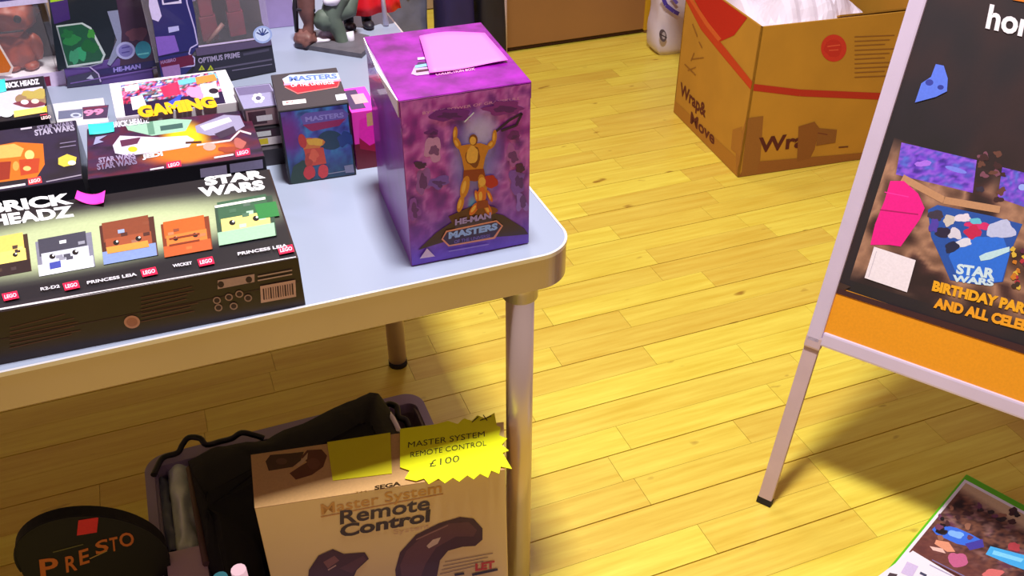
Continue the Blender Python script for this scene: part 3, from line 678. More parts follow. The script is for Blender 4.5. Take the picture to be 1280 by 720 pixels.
# green and purple package
def toyB(r, o, u, v, b0):
    b = MB()
    b.ball(U3(o, u, v, .62, .5, b0+.10), .03, .022, .045, 2, lump=.2); b.ball(U3(o, u, v, .62, .5, b0+.165), .016, .016, .02, 2)
    for s in (.5, .74): b.tube([U3(o, u, v, s, .5, b0+.002), U3(o, u, v, s, .5, b0+.07)], [.014, .018], 10)
    for s in (.4, .84): b.tube([U3(o, u, v, s, .45, b0+.06), U3(o, u, v, s, .5, b0+.14)], [.009, .013], 8)
    b.build('toy_figure', M['skin'], r)
r, f = window_pack((-.178, 1.765, T), (.146, -.012, 0), (.004, .12, 0), .26, .045, 'dark window package with green corner picture, between the creature package and the navy package', M['violet'], toyB, M['darkcard'])
f.clampuv = False
f.poly([(58, -20), (138, -26), (150, 10), (140, 70), (110, 80), (72, 88)], (18, 30, 40)); f.poly([(62, 3), (64, 0), (84, -2), (88, 24), (68, 30)], (62, 36, 110)); f.poly([(62, -5), (80, -8), (80, 0), (63, 3)], (170, 220, 30))
f.poly([(70, 32), (103, 28), (114, 34), (132, 68), (128, 78), (84, 85)], (196, 210, 210)); f.poly([(71, 34), (102, 30), (112, 36), (129, 69), (126, 76), (85, 82)], (26, 86, 60))
for x, y, a_, b_, cc in ((90, 50, 10, 7, (40, 130, 70)), (102, 66, 9, 10, (50, 160, 110)), (112, 58, 9, 8, (20, 100, 50)), (92, 70, 5, 9, (60, 150, 110)), (84, 42, 7, 5, (30, 110, 60)), (115, 42, 5, 6, (60, 150, 60))): f.ell(x, y, a_, b_, cc, wob=.6)
f.poly([(134, 14), (150, 12), (156, 40), (150, 66), (138, 82), (134, 80), (146, 50)], (140, 146, 180)); f.poly([(142, -20), (188, -26), (200, 76), (150, 84), (152, 40)], (66, 40, 66)); f.ell(170, 42, 12, 9, (110, 64, 80), wob=.6)  # pale diagonal piece is a painted highlight on the window
f.ell(157, 63, 12, 11, (176, 176, 226)); f.ell(157, 63, 9, 8, (126, 120, 190)); f.ell(179, 62, 10, 11, (50, 150, 170)); f.line([(172, 68), (186, 66)], 2, (120, 220, 220)); f.line([(152, 60), (162, 58)], 1.5, (80, 70, 150)); f.line([(152, 66), (162, 64)], 1.5, (80, 70, 150))
f.poly([(116, 88), (198, 74), (200, 82), (122, 94)], (40, 30, 90)); f.text('HE-MAN', (142, 90), (176, 85), 5.5, (156, 140, 226), bold=.04, upv=(-.1, -1))
f.poly([(84, 96), (120, 88), (128, 103), (84, 110)], (60, 56, 86)); f.line([(112, 83), (123, 92), (126, 102)], 1.6, (190, 170, 220)); f.line([(72, 34), (84, 84), (112, 83), (128, 78)], 1, (150, 160, 170)); f.poly([(108, 98), (114, 93), (118, 99)], (190, 190, 220)); f.line([(88, 104), (200, 84)], 1.2, (130, 100, 180))
f.build('printed_artwork', r)
# navy and black robot package
def toyC(r, o, u, v, b0):
    b = MB(); C_ = lambda a, z0, sx, sz, bb=.5, sy=.03: b.obox(U3(o, u, v, a, bb, b0+z0)-u.normalized()*sx/2-v.normalized()*sy/2, u.normalized()*sx, v.normalized()*sy, (0, 0, sz), .002)
    C_(.62, .09, .07, .045); C_(.5, .05, .024, .04); C_(.74, .05, .024, .04); C_(.5, .005, .03, .045); C_(.74, .005, .03, .045)
    x = b.build('toy_robot', M['darkred'], r)
    b = MB(); C_(.62, .135, .03, .028); C_(.38, .08, .022, .05); C_(.86, .08, .022, .05); b.build('robot_upper_part', M['lilac'], x)
    b = MB(); b.tube([U3(o, u, v, .46, .3, b0+.004), U3(o, u, v, .62, .3, b0+.035)], .004, 8); b.build('accessory', M['skin'], x)
r, f = window_pack((-.022, 1.672, T), (.206, .033, 0), (0, .115, 0), .25, .060, 'navy and black window package with a dark red robot, rightmost of the back packages', M['darkcard'], toyC, M['browncard'])
f.clampuv = False
f.poly([(182, -30), (232, -40), (244, 20), (248, 58), (236, 72), (240, 84), (212, 112), (204, 112)], (30, 30, 100))
f.line([(230, -20), (234, 5), (243, 35), (247, 55), (238, 60), (236, 67), (243, 72), (243, 82), (224, 84), (225, 92)], 1.6, (190, 180, 230))
f.poly([(186, 0), (196, -2), (202, 20), (198, 27), (190, 24), (186, 8)], (206, 196, 240)); f.poly([(202, 0), (226, -3), (227, 4), (203, 6)], (214, 206, 240)); f.poly([(204, 0), (222, -3), (224, 1), (205, 4)], (26, 26, 90)); f.poly([(210, 34), (223, 32), (224, 38), (211, 41)], (180, 180, 234))
f.poly([(194, 46), (218, 44), (224, 64), (198, 70)], (126, 90, 190)); f.line([(198, 71), (236, 64)], 1.5, (20, 16, 60)); f.poly([(199, 76), (240, 68), (243, 80), (203, 90)], (96, 8, 50)); f.text('HASBRO', (201, 80), (220, 76), 4, (150, 120, 170), bold=.03, upv=(-.1, -1)); f.poly([(202, 84), (224, 80), (226, 94), (205, 98)], (150, 110, 170))
f.line([(248, 58), (336, 46)], 2.2, (206, 190, 226)); f.poly([(244, 60), (338, 48), (340, 56), (246, 70)], (84, 70, 104)); f.poly([(247, 74), (340, 58), (345, 88), (230, 112)], (28, 26, 44))
f.text('OPTIMUS PRIME', (248, 79), (300, 71), 6.5, (156, 146, 180), bold=.03, upv=(-.15, -1)); f.line([(304, 68), (336, 62)], 3, (66, 62, 84)); f.line([(268, 86), (340, 74)], 2, (86, 80, 104)); f.line([(290, 88), (340, 80)], 1.2, (110, 104, 130))
for x in (252, 263): f.poly([(x-4, 88), (x, 81), (x+4, 87)], (170, 180, 30)); f.line([(x, 84), (x, 87)], 1, (30, 30, 20))
f.ell(328, 43, 12, 11, (160, 180, 230)); f.ell(328, 43, 9.5, 8.5, (206, 220, 250))
for k in range(5): f.line([(328, 44), (328+8*math.cos(-.4-k*.6), 43+8*math.sin(-.4-k*.6))], 1.6, (40, 60, 130))
f.build('printed_artwork', r)
c = Carton('shipping_box', (.175, 1.945, T), (.088, -.006, 0), (.004, .10, 0), .16, M['lilac'], 'plain lilac-grey carton standing behind the rightmost back package')

# ================================================================= FIGURES ON THE TABLE
rt_ = thing('resin_statue', (.30, 1.80, T), 'grey resin statue of booted legs in mid-step on a rock slab base', 'statue')
bp = [P(369, 60, T), P(452, 73, T), P(464, 62, T), P(462, 50, T), P(420, 40, T), P(376, 46, T)]
MB().prism([p+Vector((0, 0, .0006)) for p in bp], (0, 0, .009)).build('base_slab', M['grey'], rt_)
def G3(px, py, y): d = ray(px, py); return CAM+d*(y/d.y)
b = MB(); b.ball(G3(382, 47, 1.82), .022, .028, .016, 3, lump=.4); b.tube([G3(384, 45, 1.82), G3(386, 30, 1.82), G3(383, 12, 1.82), G3(382, -12, 1.82)], [.013, .010, .017, .018], 14)
b.build('booted_leg', M['skin'], rt_)
b = MB(); b.tube([G3(371, 40, 1.84), G3(369, 10, 1.84), G3(371, -20, 1.84)], [.004, .006, .006], 8); b.tube([G3(371, 12, 1.81), G3(394, 13, 1.81)], .003, 6); b.build('dark_trouser', M['darkresin'], rt_)
b = MB(); b.tube([G3(430, 60, 1.79), G3(424, 40, 1.8), G3(414, 20, 1.81), G3(424, -8, 1.82)], [.011, .014, .020, .024], 14); b.ball(G3(408, 25, 1.81), .026, .02, .022, 3, lump=.2); b.tube([G3(402, 24, 1.82), G3(436, 10, 1.82), G3(440, -14, 1.83)], [.018, .02, .016], 12)
b.build('grey_green_legs', M['olive'], rt_)
b = MB(); b.ball(G3(442, 59, 1.78), .011, .018, .008, 2, lump=.2); b.tube([G3(440, 56, 1.79), G3(436, 40, 1.8)], [.007, .010], 10); b.build('white_boot', M['whiter'], rt_)
b = MB(); b.ball(G3(402, 50, 1.81), .018, .012, .006, 2, lump=.4); b.ball(G3(407, 44, 1.825), .014, .010, .014, 2, lump=.3); b.build('white_cloth', M['whiter'], rt_)
b = MB(); b.ball(G3(415, 1, 1.8), .018, .012, .010, 2, lump=.3); b.build('white_belt', M['whiter'], rt_)
rf = thing('caped_figure', (.385, 1.87, T), 'toy figure in a bright red cape behind the grey statue', 'figurine')
b = MB()
def cape(u, v):
    a = (u-.5)*2.4; x = .402+.066*math.sin(a)*(.75+.5*v); y = 1.90-.03*math.cos(a)+.006*math.sin(u*22)
    return Vector((x, y, T+.028+(1-v)*.20))
b.grid(cape, 28, 10); b.build('red_cape', M['red'], rf, .004)
b = MB()
for x in (.365, .403): b.tube([(x, 1.885, T+.004), (x, 1.89, T+.06), (x+.004, 1.90, T+.15)], [.010, .013, .018], 12); b.ball((x, 1.873, T+.008), .012, .022, .009, 2)
b.ball((.385, 1.91, T+.19), .034, .024, .045, 2); b.ball((.385, 1.91, T+.255), .018, .02, .024, 2)
b.build('dark_body', M['darkresin'], rf)
b = MB(); b.tube([(.345, 1.872, T+.004), (.345, 1.875, T+.12), (.346, 1.88, T+.2)], [.004, .006, .004], 8); b.tube([(.440, 1.872, T+.002), (.436, 1.87, T+.09), (.443, 1.875, T+.18)], [.006, .004, .005], 8); b.build('white_trim', M['whiter'], rf)

# ================================================================= BEHIND THE TABLE, ON THE FLOOR
def sack(name, cx, cy, sx, sy, h, m, label, lump=.08, cat='bag', z0=0):
    r = thing(name, (cx, cy, z0), label, cat)
    b = MB(); n = 28; rows = 16
    prof = lambda t: (1-.25*(1-min(t*9, 1))**2)*(1-.10*t-.35*max(t-.85, 0)/.15)
    rings = []
    for j in range(rows+1):
        t = j/rows; ring_ = []
        for k in range(n):
            a = k*math.tau/n; ca, sa = math.cos(a), math.sin(a); q = prof(t)*(1+lump*noise.noise(Vector((ca*2, sa*2, t*5+cx*7))))
            ex = .45; x = math.copysign(abs(ca)**ex, ca)*sx/2*q; y = math.copysign(abs(sa)**ex, sa)*sy/2*q
            ring_.append(b.b.verts.new((cx+x, cy+y, z0+t*h)))
        rings.append(ring_)
    for j in range(rows):
        for k in range(n):
            f = b.b.faces.new((rings[j][k], rings[j][(k+1) % n], rings[j+1][(k+1) % n], rings[j+1][k])); f.smooth = True
    b.b.faces.new(rings[0][::-1]); b.b.faces.new(rings[-1])
    return r, b.build('bag_body', m, r)
r, bb = sack('plastic_wrapped_bundle', .795, 3.10, .155, .15, .52, M['greyplastic'], 'grey-blue plastic-wrapped bundle on the floor behind the table, left of the navy bag', .14, 'bundle')
b = MB(); b.tube([(.70, 3.02, .05), (.715, 3.015, .2), (.69, 3.02, .3), (.70, 3.02, .45)], [.006, .009, .006, .005], 8); b.tube([(.76, 3.015, .47), (.79, 3.01, .40), (.83, 3.015, .45)], .004, 8); b.build('white_strap', M['white'], r)
r, bb = sack('shoulder_bag', .950, 3.02, .125, .16, .55, M['navycloth'], 'navy blue nylon bag standing behind the table between grey bundle and black bag', .06)
b = MB(); b.tube([(.985, 2.935, .55), (.992, 2.932, .46), (1.005, 2.935, .40)], .004, 8); b.build('piping', M['lilac'], r)
for q_ in ((.93, 2.937, .29), (.91, 2.935, .42)): MB().ball(q_, .007, .004, .007).build('press_stud', M['white'], r)
r, bb = sack('shoulder_bag', 1.072, 3.02, .105, .16, .55, M['blackcloth'], 'black nylon bag standing beside a thin grey pole behind the table', .08)
b = MB(); b.ball((1.05, 2.934, .43), .009, .005, .009); b.build('press_stud', M['white'], r)
b = MB(); b.tube([(1.02, 2.935, .42), (1.05, 2.93, .435), (1.09, 2.935, .42)], .004, 8); b.build('handle', M['grey'], r)
po = thing('stand_pole', (1.139, 3.03, 0), 'thin pale grey pole standing right of the black bag, in front of the low cabinet', 'pole')
MB().tube([(1.139, 3.03, .01), (1.139, 3.03, .75)], .011, 12).build('pole', M['alu'], po); MB().tube([(1.139, 3.03, 0), (1.139, 3.03, .012)], .02, 16).build('pole_foot', M['foot'], po)

# white printed bag by the cardboard box
r, bb = sack('carrier_bag', 1.915, 3.17, .20, .13, .42, M['bag'], 'white plastic bag with blue print standing left behind the big cardboard box', .10)
f = Art((1.80, 3.092, 0), (.24, 0, 0), (0, 0, .42), (0, -1, 0), lift=.004); f.clampuv = False
f.line([(826, -8), (832, 6), (842, 14), (848, 17)], 5, (86, 70, 190)); f.line([(838, -6), (846, 4)], 4, (110, 96, 200)); f.build('printed_logo', bb)
f.fs = []; f.ell(828, 44, 4.5, 8, (96, 84, 100), rot=-10); f.ell(829, 44, 2.2, 4.5, (190, 180, 196)); f.line([(824, 42), (833, 47)], 1.4, (60, 50, 66)); f.build('printed_mark', bb)

# ================================================================= BIG CARDBOARD BOX
c0, c1, c2 = Vector((1.581, 2.141, 0)), Vector((1.631, 2.638, 0)), Vector((2.16, 2.089, 0))
bu, bv = c2-c0, c1-c0; BH = .48; th = .006
bx_ = thing('cardboard_box', c0+bu*.5+bv*.5, 'big open brown cardboard box with red tape and packing paper inside', 'box')
vn, un = bv.normalized(), bu.normalized()
MB().obox(c0, bu, bv, (0, 0, th)).build('bottom_panel', M['cardin'], bx_)
MB().obox(c0, bu, vn*th, (0, 0, BH)).build('side_panel', M['card'], bx_)
MB().obox(c0, un*th, bv, (0, 0, BH)).build('side_panel', M['card'], bx_)
MB().obox(c1-vn*th, bu, vn*th, (0, 0, BH)).build('side_panel', M['card'], bx_)
MB().obox(c2-un*th, un*th, bv, (0, 0, BH)).build('side_panel', M['card'], bx_)
zz = Vector((0, 0, BH))
MB().obox(c1+zz-vn*th, bu, vn*.16+Vector((0, 0, .10)), (0, 0, .005)).build('flap', M['card'], bx_)
MB().obox(c2+zz-un*th, bv, un*.18+Vector((0, 0, .08)), (0, 0, .005)).build('flap', M['card'], bx_)
MB().obox(c0+zz+un*.26+vn*.016, un*.3, vn*.20+Vector((0, 0, -.10)), (0, 0, .005)).build('flap', M['card'], bx_)
f = Art(c0, bv, (0, 0, BH), lift=.0008)
CD, CT, RT, TP = (178, 124, 44), (120, 66, 12), (214, 66, 18), (206, 80, 30)
f.poly([(868, 0), (895, -6), (935, 18), (918, 44), (900, 52), (880, 20)], (196, 24, 6))
f.line([(846, -14), (880, 34), (906, 66), (942, 109)], 9, (200, 58, 14)); f.line([(852, -14), (884, 30), (900, 50)], 5, (216, 96, 36))
f.poly([(842, 124), (922, 198), (922, 224), (842, 142)], (176, 118, 34)); f.poly([(936, 146), (947, 146), (942, 222), (920, 222), (920, 190)], (166, 108, 36)); f.poly([(916, 162), (928, 158), (926, 196), (914, 186)], (170, 112, 36))
f.text('Wrap&', (850, 117), (882, 147), 15, (92, 20, 14), bold=.03, upv=(.08, -1)); f.text('Move', (863, 153), (893, 181), 14, (92, 20, 14), bold=.03, upv=(.08, -1))
for p0, p1 in (((866, 30), (872, 46)), ((874, 52), (878, 60)), ((864, 74), (880, 72)), ((868, 66), (864, 76)), ((856, 80), (870, 94)), ((860, 88), (870, 84))): f.line([p0, p1], 1.2, (150, 96, 30))
f.build('printed_marks', bx_, INK_MATT)
f = Art(c0, bu, (0, 0, BH), lift=.0008)
f.line([(942, 109), (1000, 116), (1140, 122), (1210, 124)], 8.5, (184, 40, 22)); f.ell(1042, 60, 16, 17, (206, 50, 34), n=28); f.ell(1041, 59, 12, 11, (196, 40, 30), wob=.4); f.line([(1034, 58), (1050, 56)], 1.4, (226, 90, 60)); f.line([(1036, 63), (1048, 62)], 1.2, (226, 90, 60))
for k in range(10): f.line([(1068, 46+k*5.6), (1118-6*(k % 3), 44+k*5.6)], 1.0, (142, 92, 40))
f.poly([(934, 203), (1200, 176), (1200, 200), (922, 224)], (150, 92, 34))
f.poly([(930, 148), (954, 145), (950, 200), (944, 221), (926, 222)], (150, 96, 36))
f.text('Wrap', (947, 190), (1020, 181), 18, (86, 22, 18), bold=.03, upv=(.08, -1))
f.poly([(998, 158), (1018, 152), (1024, 160), (1018, 186), (1012, 198), (996, 202)], (140, 84, 30)); f.poly([(1022, 160), (1046, 162), (1044, 178), (1020, 182)], (138, 86, 34)); f.line([(1022, 166), (1034, 168)], 1.4, (110, 50, 26)); f.line([(1048, 184), (1060, 183)], 1.4, (96, 40, 24))
f.build('printed_marks', bx_, INK_MATT)
b = MB()
def paper(u, v):
    p = c0+bu*(.04+.62*u)+bv*(.04+.9*v)
    z = BH-.05+.05*noise.noise(Vector((u*3.1, v*3.3, 2)))+.05*abs(noise.noise(Vector((u*4, v*3, 5))))+.085*math.sin(math.pi*u)**.5*math.sin(math.pi*min(v*1.6, 1) if v < .31 else math.pi/2)**.5*(1 if v < .8 else (1-v)/.2)
    if v < .03: z = BH-.02
    return Vector((p.x, p.y, z))
b.grid(paper, 26, 26, False)
o = b.build('packing_paper', M['paper'], None, .001, c0+bu*.4+bv*.5+zz*.9); tag(o, 'crumpled white packing paper in the open cardboard box', 'paper')

# ================================================================= PAVEMENT SIGN
phi, al = -.968, .28
F0 = Vector((.899, .992, 0)); R_ = Vector((math.cos(phi), math.sin(phi), 0)); Nn = Vector((-math.sin(phi), math.cos(phi), 0))
Up = Vector((0, 0, 1))*math.cos(al)+Nn*math.sin(al); Fr = (R_.cross(Up)).normalized()
if Fr.dot(Nn) > 0: Fr = -Fr
sb = thing('sandwich_board', F0+Nn*.35+R_*.33, 'silver-framed folding pavement sign with a dark party poster and orange foot band', 'sign')
S0, S1, WD, PW_ = .356, 1.40, .66, .027
def rail(o, d1, ln, d2, wd, name, m, par, dpt=.016, bev=.004):
    return MB().obox(o, d1*ln, d2*wd, -Fr*dpt, bev).build(name, m, par)
FB = F0+Fr*.004
def panel(base, up, fr, front):
    global Fr
    keep = Fr; Fr = fr
    for a in (0, WD-.027):
        lg = MB().obox(base+R_*a+up*.012, R_*.027, -fr*.013, up*(S1-.02), .002).build('leg', M['alu_leg'], sb)
        MB().obox(base+R_*(a-.001), R_*.029, -fr*.015, up*.014, .001).build('rubber_foot', M['foot'], lg)
    o = base+fr*.006
    rail(o+up*S0, up, S1-S0, R_, PW_, 'frame_rail', M['alu'], sb); rail(o+up*S0+R_*(WD-PW_), up, S1-S0, R_, PW_, 'frame_rail', M['alu'], sb)
    rail(o+up*(S0-.001)+R_*PW_, R_, WD-2*PW_, up, PW_, 'frame_rail', M['alu'], sb); rail(o+up*(S1-PW_)+R_*PW_, R_, WD-2*PW_, up, PW_, 'frame_rail', M['alu'], sb)
    for a in (-.0005, WD-.0295):
        cc_ = MB().obox(o+up*(S0-.012)+R_*a, R_*.030, -fr*.018, up*.026, .004).build('corner_cap', M['alu_leg'], sb)
    MB().obox(o-fr*.006+up*(S0+.01)+R_*.01, R_*(WD-.02), -fr*.004, up*(S1-S0-.02)).build('backing_panel', M['boardback'], sb)
    Fr = keep
panel(FB, Up, Fr, True)
AP = F0+Up*S1
Up2 = Vector((0, 0, 1))*math.cos(al)-Nn*math.sin(al); Fr2 = R_.cross(Up2).normalized(); Fr2 = -Fr2 if Fr2.dot(Nn) < 0 else Fr2
panel(AP-Up2*S1+Nn*.03, Up2, Fr2, False)
for a in (.08, .52): MB().tube([AP+R_*a+Nn*.012-Up*.012, AP+R_*(a+.06)+Nn*.012-Up*.012], .012, 12).build('hinge', M['alu_leg'], sb)
PO = FB+Up*(S0+PW_-.003)+R_*(PW_-.003)
f = Art(PO, R_*(WD-2*PW_+.006), Up*(S1-S0-2*PW_+.006), Fr, lift=.0006)
f.step = .00002; f.full((230, 150, 12))
# poster sheet: dark above, orange band below; both follow the frame
DK = lambda u, v: mixc(pal(u, v, ((38, 24, 26), (48, 30, 34), (34, 26, 34), (30, 24, 28)), 5, 4), (74, 66, 70), max(0, .45-abs(v-.30)*3-abs(u-.08)*2))
A0 = f.o; uu = f.u; vv = f.v
hb = f.uv(f.at(1045, 358))[1]
g0 = [A0+uu*a+vv*b_ for a, b_ in ((0.0, 1.0), (1.0, 1.0), (1.0, hb), (0.0, hb))]; q = [proj(p) for p in g0]
f.image(q, 40, 60, lambda u, v: DK(u, v))
def q2(pts, c): f.poly(pts, c)
# photo montage printed in the lower half
f.image([(1118, 172), (1300, 236), (1300, 420), (1062, 350)], 60, 44, lambda u, v: mixc(pal(u, v, ((60, 34, 30), (110, 76, 62), (176, 130, 104), (70, 40, 40), (44, 26, 28)), 4, 8), (40, 26, 30), max(0, .9-v*7, .9-(1-v)*7)))
PU = ((60, 40, 150), (110, 60, 210), (150, 90, 230), (76, 70, 190), (90, 110, 220))
f.image([(1127, 178), (1221, 200), (1216, 241), (1120, 218)], 26, 14, lambda u, v: pal(u, v, PU, 6, 5)); f.ell(1195, 212, 14, 3, (120, 130, 240), rot=16); f.ell(1152, 205, 9, 4, (170, 110, 240), wob=.8)
f.image([(1253, 209), (1290, 218), (1290, 262), (1247, 247)], 12, 12, lambda u, v: pal(u, v, PU, 5, 6)); f.ell(1278, 234, 5, 4, (150, 170, 250))
for k in range(14): f.ell(1225+random.random()*30, 190+random.random()*60, 3+random.random()*4, 2+random.random()*3, random.choice(((60, 30, 34), (100, 60, 50), (120, 70, 90), (50, 40, 60))), wob=.8)
f.line([(1128, 222), (1180, 250), (1250, 262)], 9, (190, 140, 104))
f.poly([(1113, 226), (1130, 226), (1148, 242), (1156, 260), (1150, 274), (1126, 308), (1112, 306), (1088, 306), (1094, 280), (1106, 250)], (236, 14, 140)); f.line([(1100, 262), (1148, 268)], 1.6, (170, 6, 96)); f.line([(1106, 240), (1136, 246)], 1.2, (250, 50, 170))
f.poly([(1160, 262), (1172, 256), (1240, 270), (1278, 280), (1262, 318), (1254, 352), (1226, 356), (1188, 350), (1176, 322), (1164, 296)], (34, 80, 170)); f.poly([(1186, 320), (1200, 296), (1254, 296), (1262, 318), (1252, 352), (1200, 352)], (40, 110, 226))
for x, y, a_, b_, cc in ((1172, 270, 10, 8, (60, 50, 70)), (1186, 276, 8, 7, (206, 196, 190)), (1204, 272, 9, 6, (226, 216, 236)), (1226, 282, 16, 5, (214, 40, 110)), (1216, 290, 12, 8, (196, 30, 80)), (1180, 290, 9, 6, (40, 30, 60)), (1194, 292, 8, 6, (216, 210, 230)), (1252, 286, 17, 10, (190, 196, 236)), (1205, 304, 9, 5, (220, 220, 240)), (1168, 282, 6, 9, (80, 60, 170)), (1190, 308, 9, 8, (30, 34, 70)), (1220, 276, 8, 4, (100, 190, 220))): f.ell(x, y, a_, b_, cc, wob=.7)
f.poly([(1224, 320), (1232, 316), (1262, 308), (1262, 314), (1238, 324), (1226, 326)], (190, 226, 240)); f.text('STAR', (1195, 341), (1243, 348), 12, (206, 230, 246), bold=.05, upv=(.15, -1)); f.text('WARS', (1190, 351), (1242, 357), 8, (206, 230, 246), bold=.05, upv=(.15, -1))
for k in range(26): f.ell(1266+random.random()*24, 306+random.random()*56, 3, 3, random.choice(((200, 120, 30), (90, 30, 60), (180, 40, 60), (60, 40, 30), (220, 180, 60))), wob=.6)
f.poly([(1093, 308), (1145, 325), (1134, 365), (1081, 347)], (240, 230, 244)); f.line([(1086, 346), (1096, 314)], .8, (196, 186, 206))
BT = dict(bold=.06, upv=(.22, -1))
f.text('BIRTHDAY PARTIES', (1165, 362), (1312, 399), 12, (238, 170, 24), **BT); f.text('AND ALL CELEBRATIONS', (1167, 383), (1358, 432), 12, (238, 160, 24), **BT)
f.text('hon', (1232, 34), (1289, 47), 29, (236, 228, 240), bold=.03, upv=(.20, -1)); f.poly([(1264, -14), (1300, -8), (1300, 6), (1266, 0)], (226, 120, 20))
f.poly([(1144, 128), (1152, 104), (1164, 96), (1170, 80), (1180, 82), (1185, 98), (1184, 114), (1170, 121)], (90, 120, 236)); f.ell(1162, 103, 5, 4, (50, 60, 160)); f.ell(1176, 109, 4, 3, (44, 54, 150))
f.poly([(1038, 360), (1046, 351), (1064, 358), (1052, 364)], (62, 40, 34)); f.poly([(1042, 358), (1300, 438), (1300, 448), (1040, 364)], (60, 26, 30))
f.build('poster', sb, INK_MATT, 'dark brown poster with photos, lettering and an orange lower band')

# ================================================================= LEAFLETS, BOTTOM RIGHT
def slab(name, a, b_, d_, z0, z1, m, label, cat, bev=0):
    pa, pb, pd = P(a[0], a[1], z1), P(b_[0], b_[1], z1), P(d_[0], d_[1], z1)
    r = thing(name, (pa+pb)/2+Vector((0, 0, z0-z1)), label, cat); up_ = Vector((0, 0, z1-z0))
    return r, pa, pb-pa, pd-pa, up_
gz = .022
A_, B_, D_ = P(1208, 592, gz), P(1335, 660, gz), P(1086, 768, gz)
gu = (B_-A_).normalized()*.30; gv = (D_-A_); gv = (gv-gu*(gv.dot(gu)/gu.dot(gu))).normalized()*.36
gr = thing('plastic_folder', A_+gu*.5+gv*.5-Vector((0, 0, gz)), 'lime green plastic folder lying on the floor under the photo leaflet', 'folder')
MB().obox(A_-Vector((0, 0, gz)), gu, gv, (0, 0, gz), .003).build('folder_cover', M['limegreen'], gr)
pz = .026
A2 = P(1206, 599, pz); 
lf = thing('photo_leaflet', A2+gu*.45+gv*.25, 'white-bordered leaflet with a crowded photo, on the green folder', 'leaflet')
MB().obox(A2-Vector((0, 0, .003)), gu*.94, gv*.80, (0, 0, .003), .0008).build('leaflet_card', M['white'], lf)
f = Art(A2, gu*.94, gv*.80, (0, 0, 1))
def crowd(u, v):
    b = pal(u, v, ((44, 28, 34), (90, 54, 50), (130, 84, 66), (60, 36, 40), (150, 110, 100), (96, 50, 74)), 9, 14)
    b = mixc((206, 176, 140), b, min(1, max(0, (v-.06-.10*u)*9))); return mixc(b, (112, 60, 56), min(max((v-.5)*2.2, 0), .8))
q = [proj(A2+gu*.94*a+gv*.80*b2) for a, b2 in ((.02, .03), (.97, .03), (.97, .86), (.02, .86))]
f.image(q, 60, 44, crowd)
f.poly([(1165, 662), (1172, 655), (1196, 660), (1214, 668), (1228, 676), (1222, 685), (1196, 680), (1170, 668)], (60, 110, 226)); f.ell(1196, 668, 9, 4, (130, 180, 250), rot=20, wob=.6); f.poly([(1206, 680), (1228, 674), (1230, 684), (1212, 688)], (70, 60, 160))
f.poly([(1238, 683), (1280, 694), (1296, 700), (1290, 716), (1262, 706), (1232, 693)], (70, 170, 236)); f.poly([(1242, 688), (1280, 699), (1276, 703), (1240, 693)], (130, 210, 250))
f.poly([(1170, 675), (1186, 678), (1194, 690), (1184, 690), (1168, 680)], (226, 150, 120)); f.poly([(1162, 683), (1178, 686), (1182, 692), (1166, 688)], (236, 190, 180)); f.ell(1196, 700, 12, 9, (196, 96, 140), wob=.5); f.ell(1240, 718, 14, 7, (216, 110, 110), wob=.5); f.ell(1268, 684, 8, 6, (170, 60, 70), wob=.5)
for k in range(26): f.ell(1172+random.random()*100, 628+random.random()*36+(k % 5)*3, 2.5+random.random()*4, 2+random.random()*2.5, random.choice(((30, 20, 26), (70, 40, 44), (150, 100, 80), (110, 60, 90), (50, 40, 44))), wob=.6)
f.build('printed_photo', lf, INK)
wz = .033
A3 = P(1141, 688, wz)
wl_ = thing('text_leaflet', A3+gu*.45+gv*.2, 'white text leaflet overlapping the lower end of the photo leaflet', 'leaflet')
sk = (P(1092, 724, wz)-A3).normalized()*.36
MB().obox(A3-Vector((0, 0, .003)), gu*.94, sk*.5, (0, 0, .003), .0008).build('leaflet_card', M['white'], wl_)
f = Art(A3, gu*.9, gv*.5, (0, 0, 1)); f.clampuv = False
f.poly([(1134, 702), (1148, 708), (1140, 722), (1126, 716)], (206, 186, 226)); f.poly([(1112, 716), (1122, 718), (1118, 724), (1108, 722)], (70, 50, 60)); f.line([(1165, 700), (1240, 738)], 1.2, (120, 110, 160)); f.line([(1162, 706), (1230, 740)], 1.2, (170, 160, 196)); f.line([(1150, 716), (1158, 720)], 3, (60, 60, 90))
f.build('printed_text', wl_, INK_MATT)

# ================================================================= CRATE UNDER THE TABLE
cr = thing('storage_crate', (.065, 1.05, 0), 'grey plastic crate on the floor under the table, filled with goods', 'crate')
CX0, CX1, CY0, CY1, CZ = -.197, .332, .66, 1.385, .145
b = MB(); ring(b, rrect(CX0, CX1, CY0, CY1, .04, 0), rrect(CX0+.016, CX1-.016, CY0+.03, CY1-.03, .02, 0), CZ-.025, CZ); b.build('rim', M['crate'], cr)
b = MB(); ring(b, rrect(CX0+.014, CX1-.014, CY0+.014, CY1-.014, .03, 0), rrect(CX0+.02, CX1-.02, CY0+.02, CY1-.02, .025, 0), .0, CZ-.01); b.prism(rrect(CX0+.014, CX1-.014, CY0+.014, CY1-.014, .03, .0), (0, 0, .005)); b.build('crate_body', M['crate'], cr)
cbk = MB().tube([P(192, 594, .155), P(196, 585, .155), P(204, 572, .155), P(222, 566, .155), P(228, 556, .163), P(236, 547, .172), P(250, 548, .172), P(258, 556, .163), P(275, 552, .155), P(290, 548, .163), P(302, 541, .172), P(318, 544, .163), P(330, 548, .155)], .0055, 10).build('cable', M['cable'], None, 0, P(250, 560, .22))
tag(cbk, 'black cable looping along the back rim of the grey crate', 'cable')
